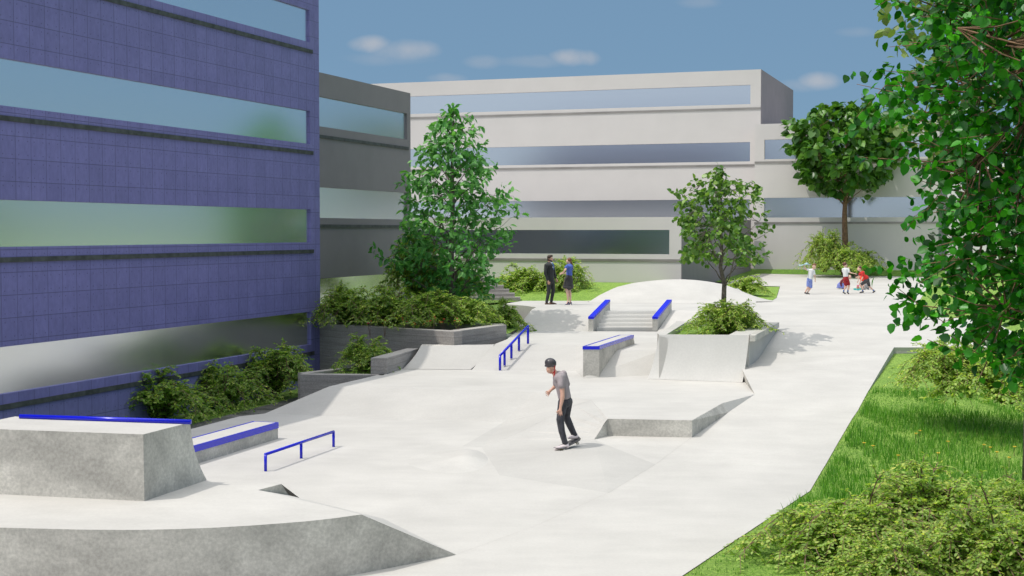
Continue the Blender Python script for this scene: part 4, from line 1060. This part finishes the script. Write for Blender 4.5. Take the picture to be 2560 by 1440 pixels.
# skateboard
nose = SK(528, 1268, -.20); tail = SK(800, 1131, .22)
bd = thing('skateboard', 'skateboard with dark grip tape and yellow trucks under the skater', 'skateboard', (nose+tail)/2)
ax = (tail-nose); Lb_ = ax.length; ax.normalize(); sx_ = ax.cross(V((0,0,1))).normalized(); upv = sx_.cross(ax)
def boardpt(t, s, h): return nose + ax*(Lb_*t) + sx_*s + upv*h
sec = []
for k in range(17):
    t = k/16; e = abs(2*t-1); kick = .045*max(0, (e-.72)/.28)**1.3; wd = .102*math.sqrt(max(.0, 1-max(0, (e-.8)/.2)**2.4))+.004
    sec.append((t, kick, wd))
b = MB(); vs = []
for t, kick, wd in sec: vs += [boardpt(t, -wd, kick), boardpt(t, 0, kick-.004), boardpt(t, wd, kick), boardpt(t, wd, kick-.012), boardpt(t, -wd, kick-.012)]
b.add(vs, [(5*i+j, 5*i+(j+1) % 5, 5*i+5+(j+1) % 5, 5*i+5+j) for i in range(16) for j in range(5)] + [(4,3,2,1,0), (80,81,82,83,84)])
b.build('board', c_grip, bd, True)
for t in (.2, .8):
    b = MB(); b.tube([boardpt(t, -.075, -.045), boardpt(t, .075, -.045)], .011, 8); b.tube([boardpt(t, 0, -.012), boardpt(t, 0, -.045)], .02, 8); tk = b.build('truck', c_truck, bd, True)
    for s in (-.085, .085):
        b = MB(); b.tube([boardpt(t, s-.017, -.047), boardpt(t, s+.017, -.047)], .027, 14); b.build('wheel', c_wheel, bd, True).parent = tk
# --- man in suit
DM = 51.6; MN = lambda x, y, d=0: atd(1340+x/9., 620+y/9., DM+d)
per = thing('person', 'bearded man in dark suit and blue tie standing beside the woman', 'person', MN(300, 1272, 0))
body = [(E_, 318,228,0,.085,.078,.115,0), (E_, 340,255,0,.066,.065,.08,0), (C_, 372,235,0,.012, 380,250,0,.014), (E_, 350,290,0,.045,.05,.035,0), (E_, 288,245,-.078,.012,.01,.022,0),
        (C_, 305,290,0,.058, 300,350,0,.065), (C_, 300,400,0,.13, 310,700,0,.12), (C_, 215,400,-.15,.055, 205,570,-.19,.04), (C_, 205,570,-.19,.04, 265,722,-.2,.027),
        (C_, 390,400,.15,.055, 412,570,.18,.04), (C_, 412,570,.18,.04, 448,680,.14,.027), (C_, 292,740,-.06,.085, 290,950,-.08,.055), (C_, 290,950,-.08,.055, 240,1220,-.08,.035),
        (C_, 360,740,.06,.085, 385,950,.08,.055), (C_, 385,950,.08,.055, 345,1200,.08,.035)]
body += hand(268,730,-.2, 300,835,-.21, (325,775), .0095) + hand(450,688,.14, 480,775,.13, (492,740), .0095)
fused('body', sk_a, per, body, MN, .009, 2)
fused('suit_jacket', c_suit, per, [(E_, 300,395,0,.15,.2,.12,0), (C_, 298,400,0,.152, 310,560,0,.145), (C_, 310,560,0,.145, 312,690,0,.155), (C_, 225,390,-.16,.068, 207,560,-.195,.056), (C_, 207,560,-.195,.056, 262,715,-.2,.042),
      (C_, 380,390,.15,.066, 410,565,.18,.054), (C_, 410,565,.18,.054, 445,672,.14,.04), (C_, 280,345,0,.07, 310,360,0,.07)], MN, .011, 3)
fused('trousers', c_suit, per, [(C_, 315,700,0,.145, 318,740,0,.14), (C_, 290,760,-.06,.098, 290,950,-.08,.072), (C_, 290,950,-.08,.072, 240,1215,-.08,.055), (C_, 365,760,.06,.098, 388,950,.08,.072), (C_, 388,950,.08,.072, 345,1195,.08,.056)], MN, .011, 3)
fused('shirt', c_white, per, [(C_, 318,320,0,.062, 345,350,0,.058), (C_, 345,350,-.02,.062, 378,440,-.02,.055), (C_, 345,350,-.04,.05, 372,430,-.06,.045)], MN, .009, 2)
fused('necktie', c_tie, per, [(C_, 362,338,-.06,.022, 388,400,-.075,.028), (C_, 388,400,-.075,.028, 398,480,-.06,.018)], MN, .007, 1)
fused('hair', c_hair, per, [(E_, 302,210,0,.088,.088,.095,0), (E_, 335,178,0,.075,.075,.045,0), (E_, 285,255,0,.055,.075,.06,0)], MN, .009, 2)
fused('beard', c_hair, per, [(C_, 315,280,-.05,.03, 345,298,-.035,.036), (C_, 345,298,0,.042, 358,292,0,.036), (C_, 315,280,.05,.03, 345,298,.03,.035)], MN, .008, 1)
for p_ in ([(C_, 222,1252,-.08,.04, 280,1260,-.09,.036), (C_, 280,1260,-.09,.036, 335,1266,-.1,.024), (C_, 215,1268,-.08,.02, 335,1272,-.1,.018)],
           [(C_, 322,1232,.08,.04, 390,1244,.06,.036), (C_, 390,1244,.06,.036, 452,1256,.04,.022), (C_, 315,1250,.08,.02, 455,1262,.04,.016)]): fused('shoe', c_brown, per, p_, MN, .009, 2)
# --- woman
DW = 51.3; WM = lambda x, y, d=0: atd(1340+x/9., 620+y/9., DW+d)
per = thing('person', 'woman with a red-brown ponytail in blue blouse and dark skirt facing the man', 'person', WM(740, 1285, 0))
body = [(E_, 742,285,0,.078,.072,.1,0), (E_, 712,300,0,.055,.06,.075,0), (C_, 684,295,0,.009, 678,305,0,.011), (E_, 705,335,0,.034,.04,.026,0), (C_, 740,330,0,.046, 748,390,0,.052), (C_, 752,420,0,.10, 745,600,0,.09), (C_, 745,600,0,.085, 740,700,0,.09),
        (C_, 700,420,-.13,.042, 650,500,-.2,.034), (C_, 650,500,-.2,.034, 590,575,-.16,.022), (C_, 790,430,.13,.042, 740,560,.2,.034), (C_, 740,560,.2,.034, 640,575,.14,.022),
        (C_, 705,740,-.05,.07, 690,940,-.06,.052), (C_, 690,940,-.06,.055, 712,1030,-.05,.05), (C_, 712,1030,-.05,.05, 722,1190,-.05,.028), (C_, 765,740,.05,.07, 752,940,.06,.052), (C_, 752,940,.06,.055, 768,1030,.05,.05), (C_, 768,1030,.05,.05, 775,1190,.05,.028),
        (C_, 722,1190,-.05,.03, 690,1262,-.07,.024), (C_, 775,1190,.05,.03, 750,1262,.03,.024)]
body += hand(588,577,-.16, 525,592,-.16, (548,548), .0085, .9, .85) + hand(640,575,.14, 565,560,.1, (600,545), .0085, .9, .85)
fused('body', sk_b, per, body, WM, .008, 2)
fused('blouse', c_blue, per, [(E_, 755,420,0,.125,.17,.10,0), (C_, 755,420,0,.12, 750,520,0,.105), (C_, 750,520,0,.105, 748,590,0,.118), (C_, 700,412,-.13,.062, 678,440,-.15,.062), (C_, 800,415,.13,.06, 806,470,.15,.055)], WM, .010, 2)
fused('skirt', c_skirt, per, [(C_, 745,612,0,.11, 738,700,0,.145), (C_, 738,700,0,.15, 718,850,0,.165), (C_, 700,860,0,.14, 760,860,0,.14), (E_, 712,880,0,.19,.19,.05,0)], WM, .011, 2)
fused('hair', c_hair2, per, [(E_, 752,272,0,.088,.084,.092,0), (C_, 790,310,0,.032, 800,350,0,.04), (C_, 800,350,0,.036, 815,410,0,.028), (C_, 815,410,0,.028, 826,470,0,.012)], WM, .009, 1)
for dx_, dd_ in ((0, -.05), (52, .05)):
    fused('shoe', c_navy, per, [(C_, 735+dx_,1225,dd_,.024, 690+dx_,1268,dd_-.03,.022), (C_, 690+dx_,1268,dd_-.03,.022, 655+dx_,1280,dd_-.04,.014), (C_, 742+dx_,1228,dd_,.02, 748+dx_,1282,dd_,.008)], WM, .007, 1)
# --- children
def child(label, D, foot_, groups):
    K = lambda x, y, d=0: atd(1960+x/9.846, 630+y/9.846, D+d)
    per = thing('person', label, 'person', K(*foot_))
    for nm_, mt_, pr_, vx in groups: fused(nm_, mt_, per, pr_, K, vx, 2)
    return K, per
head = lambda x, y, s=1: [(E_, x,y,0,.078*s,.082*s,.1*s,0)]
K1, _ = child('boy in white t-shirt and blue patterned shorts holding up a toy plane', 58.4, (565, 1035), [
  ('body', sk_b, head(745,350)+[(E_, 750,385,-.02,.055,.06,.055,0), (E_, 745,362,-.085,.013,.015,.018,0), (E_, 690,360,0,.012,.012,.02,0), (C_, 725,400,0,.036, 700,440,0,.04), (C_, 670,470,0,.09, 640,650,0,.085),
     (C_, 590,440,0,.036, 532,425,-.03,.029), (C_, 532,425,-.03,.029, 492,345,-.05,.019), (C_, 735,470,0,.036, 758,590,-.02,.026), (C_, 758,590,-.02,.026, 768,690,-.04,.018),
     (C_, 600,760,0,.06, 590,870,-.02,.044), (C_, 590,870,-.02,.046, 525,985,.02,.026), (C_, 665,780,0,.06, 645,890,0,.044), (C_, 645,890,0,.046, 580,995,.02,.026)]
     + hand(492,345,-.05, 480,312,-.05, (505,322), .008, .5, .6) + hand(768,690,-.04, 770,742,-.04, (752,715), .008, .5, .6), .010),
  ('t_shirt', c_white, [(E_, 665,455,0,.115,.1,.07,-10), (C_, 665,470,0,.105, 638,650,0,.112), (C_, 600,435,0,.052, 572,432,0,.05), (C_, 728,460,0,.055, 748,545,0,.05)], .011),
  ('shorts', c_bshort, [(C_, 628,665,0,.108, 632,700,0,.115), (C_, 600,720,0,.075, 592,830,-.01,.068), (C_, 655,720,0,.078, 658,860,0,.07)], .011),
  ('hair', c_hair2, [(E_, 748,320,.01,.086,.088,.07,0)], .010),
  ('shoe', c_dkshoe, [(C_, 515,1005,.02,.032, 570,1020,-.03,.028)], .009), ('shoe', c_dkshoe, [(C_, 570,1005,.02,.032, 625,1032,-.03,.026)], .009)])
tp_ = thing('toy_plane', 'pale blue foam toy plane held up in the boy\'s hand', 'toy plane', K1(490, 325, -.05))
b = MB(); b.tube([K1(375,348,-.05), K1(420,335,-.05), K1(500,308,-.05), K1(560,284,-.05), K1(602,278,-.05)], [.006,.014,.024,.034,.02], 10); b.build('fuselage', c_foam, tp_, True)
b = MB(); wv_ = V((-.32, -.30, .02)); q = K1(500,306,-.05); b.prism([q+wv_+V((.05,0,.0)), q+V((.09,0,.012)), q-wv_*.9+V((.05,0,.01)), q-wv_*.9, q+V((-.02,0,.012)), q+wv_][::-1], [p-V((0,0,.012)) for p in [q+wv_+V((.05,0,.0)), q+V((.09,0,.012)), q-wv_*.9+V((.05,0,.01)), q-wv_*.9, q+V((-.02,0,.012)), q+wv_][::-1]]); b.build('wing', c_foam, tp_)
b = MB(); q = K1(385,346,-.05); b.prism([q+V((-.1,-.1,.0)), q+V((.02,.0,0)), q+V((.1,.1,0)), q+V((.06,.1,0)), q+V((-.04,0,0)), q+V((-.14,-.1,0))][::-1], [p-V((0,0,.008)) for p in [q+V((-.1,-.1,.0)), q+V((.02,.0,0)), q+V((.1,.1,0)), q+V((.06,.1,0)), q+V((-.04,0,0)), q+V((-.14,-.1,0))][::-1]]); b.build('tailplane', c_foam, tp_)
b = MB(); b.prism([q+V((-.03,-.004,.09)), q+V((.0,-.004,.09)), q+V((.0,.004,.09)), q+V((-.03,.004,.09))], [q+V((-.03,-.004,.0)), q+V((.06,-.004,.0)), q+V((.06,.004,.0)), q+V((-.03,.004,.0))]); b.build('fin', c_white, tp_)
child('boy in white t-shirt and dark red shorts seen from behind reaching out', 58.5, (1520, 1030), [
  ('body', sk_b, head(1502,312)+[(E_, 1535,335,0,.045,.06,.06,0), (C_, 1505,365,0,.034, 1515,400,0,.04), (C_, 1515,440,0,.085, 1520,600,0,.08), (C_, 1590,440,-.05,.036, 1630,510,-.08,.028), (C_, 1630,510,-.08,.028, 1725,530,-.1,.019),
     (C_, 1560,410,.1,.03, 1590,388,.2,.024), (C_, 1500,720,0,.06, 1515,850,0,.044), (C_, 1515,850,0,.046, 1472,955,.02,.026), (C_, 1570,720,0,.06, 1598,840,0,.044), (C_, 1598,840,0,.046, 1575,955,.02,.026)]
     + hand(1725,530,-.1, 1795,545,-.1, (1765,508), .008, .6, .6) + hand(1590,388,.2, 1632,378,.2, (1605,372), .008, .5, .6), .010),
  ('t_shirt', c_white, [(E_, 1512,425,0,.125,.1,.075,0), (C_, 1512,450,0,.112, 1520,590,0,.108), (C_, 1580,430,-.04,.052, 1600,485,-.06,.046), (C_, 1450,430,.04,.05, 1455,480,.05,.045)], .011),
  ('shorts', c_rshort, [(C_, 1522,620,0,.108, 1522,660,0,.112), (C_, 1495,680,0,.078, 1520,810,0,.066), (C_, 1555,680,0,.078, 1592,790,0,.068)], .011),
  ('hair', c_hair3, [(E_, 1492,298,.0,.09,.092,.085,0)], .010),
  ('sock', c_sock, [(C_, 1474,935,.02,.032, 1470,965,.02,.03)], .009), ('sock', c_sock, [(C_, 1576,935,.02,.032, 1573,965,.02,.03)], .009),
  ('shoe', c_dkshoe, [(C_, 1460,992,.02,.034, 1508,1020,-.02,.028)], .009), ('shoe', c_dkshoe, [(C_, 1562,990,.02,.034, 1592,1022,-.02,.028)], .009)])
child('boy in red t-shirt and dark grey shorts lunging forward', 59.0, (2050, 1005), [
  ('body', sk_b, head(1855,410)+[(E_, 1835,430,-.01,.055,.06,.06,0), (C_, 1806,415,-.0,.01, 1802,425,0,.012), (E_, 1888,415,-.075,.012,.012,.02,0), (C_, 1870,450,0,.035, 1895,490,0,.04), (C_, 1920,530,0,.085, 2020,640,0,.085),
     (C_, 1865,520,.1,.034, 1850,620,.1,.026), (C_, 1850,620,.1,.026, 1828,705,.08,.018), (C_, 1935,540,-.1,.036, 1935,630,-.13,.027), (C_, 1935,630,-.13,.027, 1905,690,-.13,.018),
     (C_, 2010,720,-.04,.06, 1885,815,-.08,.046), (C_, 1885,815,-.08,.046, 1935,945,-.06,.027), (C_, 2060,720,.04,.06, 2095,845,.08,.046), (C_, 2095,845,.08,.046, 2198,940,.1,.026)]
     + hand(1828,705,.08, 1800,765,.06, (1795,728), .008, .6, .6) + hand(1905,690,-.13, 1888,755,-.13, (1880,712), .008, .6, .6), .010),
  ('t_shirt', c_red, [(E_, 1920,515,0,.11,.12,.08,30), (C_, 1925,530,0,.105, 2020,640,0,.112), (C_, 1930,520,-.09,.052, 1935,585,-.12,.046), (C_, 1875,510,.09,.05, 1860,565,.1,.044)], .011),
  ('shorts', c_gshort, [(C_, 2035,680,0,.108, 2045,695,0,.11), (C_, 2005,720,-.04,.078, 1900,800,-.07,.062), (C_, 2060,720,.04,.08, 2095,825,.08,.062)], .011),
  ('hair', c_hair3, [(E_, 1868,388,.0,.086,.088,.075,0)], .010),
  ('sock', c_sock, [(C_, 1934,930,-.06,.032, 1936,955,-.06,.03)], .009), ('sock', c_sock, [(C_, 2188,930,.1,.032, 2205,945,.1,.03)], .009),
  ('shoe', c_dkshoe, [(C_, 1950,980,-.06,.036, 1875,996,-.1,.028)], .009), ('shoe', c_dkshoe, [(C_, 2232,965,.1,.034, 2192,992,.08,.028)], .009)])
child('crouching child in maroon jumper and blue skirt behind the boy in dark red shorts', 61.6, (1430, 900), [
  ('body', sk_b, [(E_, 1612,618,0,.085,.085,.1,0), (C_, 1580,640,0,.036, 1540,660,0,.045), (C_, 1520,680,0,.08, 1420,800,0,.09), (C_, 1480,700,-.08,.032, 1400,770,-.1,.026), (C_, 1400,770,-.1,.026, 1408,850,-.1,.018),
     (C_, 1440,820,0,.06, 1540,860,-.05,.042), (C_, 1540,860,-.05,.042, 1450,895,-.02,.028)] + hand(1408,850,-.1, 1412,890,-.1, (1425,865), .008, .5, .6), .011),
  ('jumper', c_mar, [(C_, 1510,670,0,.1, 1440,740,0,.11), (C_, 1440,700,-.08,.05, 1395,760,-.1,.046), (C_, 1395,760,-.1,.044, 1407,838,-.1,.034), (C_, 1500,700,.05,.05, 1500,800,0,.04)], .012),
  ('skirt', c_bskirt, [(C_, 1400,790,0,.11, 1370,830,0,.12), (C_, 1440,800,-.02,.11, 1460,850,-.02,.1), (E_, 1395,870,0,.19,.16,.045,0)], .012),
  ('hair', c_hair2, [(E_, 1600,612,.02,.092,.094,.1,0), (C_, 1630,600,0,.03, 1650,595,0,.02)], .011)])
child('crouching child in orange-red t-shirt and checked trousers behind the boy in the red shirt', 61.2, (2030, 935), [
  ('body', sk_b, [(E_, 1800,600,0,.085,.085,.098,25), (C_, 1840,610,0,.04, 1880,620,0,.046), (C_, 1900,630,0,.085, 2010,740,0,.09), (C_, 1900,660,-.08,.032, 1860,770,-.12,.026), (C_, 1860,770,-.12,.026, 1835,850,-.12,.018),
     (C_, 2020,800,0,.06, 1950,830,-.06,.044), (C_, 1950,830,-.06,.044, 1970,915,-.03,.028)] + hand(1835,850,-.12, 1828,885,-.12, (1845,868), .008, .5, .6), .011),
  ('t_shirt', c_org, [(C_, 1910,630,0,.1, 2010,720,0,.11), (C_, 2010,720,0,.11, 2070,760,0,.09), (C_, 1905,655,-.07,.05, 1895,700,-.1,.045)], .012),
  ('trousers', c_plaid, [(C_, 2040,800,0,.11, 2030,840,0,.11), (C_, 2000,830,-.04,.08, 1990,880,-.04,.07), (C_, 2050,840,.02,.08, 2060,880,.02,.065)], .012),
  ('hair', c_hair, [(E_, 1790,575,.0,.09,.092,.085,25)], .011),
  ('shoe', c_navy, [(C_, 1990,930,-.03,.034, 1950,935,-.06,.028)], .009), ('shoe', c_navy, [(C_, 2080,880,.02,.034, 2080,925,.02,.03)], .009)])
KT = lambda x, y, d=0: atw(1960+x/9.846, 630+y/9.846)
for i, (x, y, dz, mt_, lb_) in enumerate([(1745, 938, 0, c_teal, 'teal toy block lying alone left of the block stack'), (1820, 946, 0, c_teal, 'teal toy block at the bottom of the small stack'), (1822, 946, .078, c_wood, 'brown wooden toy block in the middle of the small stack'),
                       (1818, 946, .156, c_pink, 'pink toy block on top of the small stack'), (1880, 930, 0, c_teal, 'teal toy block right of the small stack')]):
    q = KT(x, y); tb_ = MB(); s_ = .038 if i else .036; sw = s_*(1.5 if i < 3 else 1.1)
    tb_.box(q.x-sw, q.x+sw, q.y-s_, q.y+s_, q.z+dz, q.z+dz+.076); o = tb_.build('toy_block', mt_, bevel=.006); tag(o, lb_, 'toy block', 'toy blocks by the children')
#@@P1
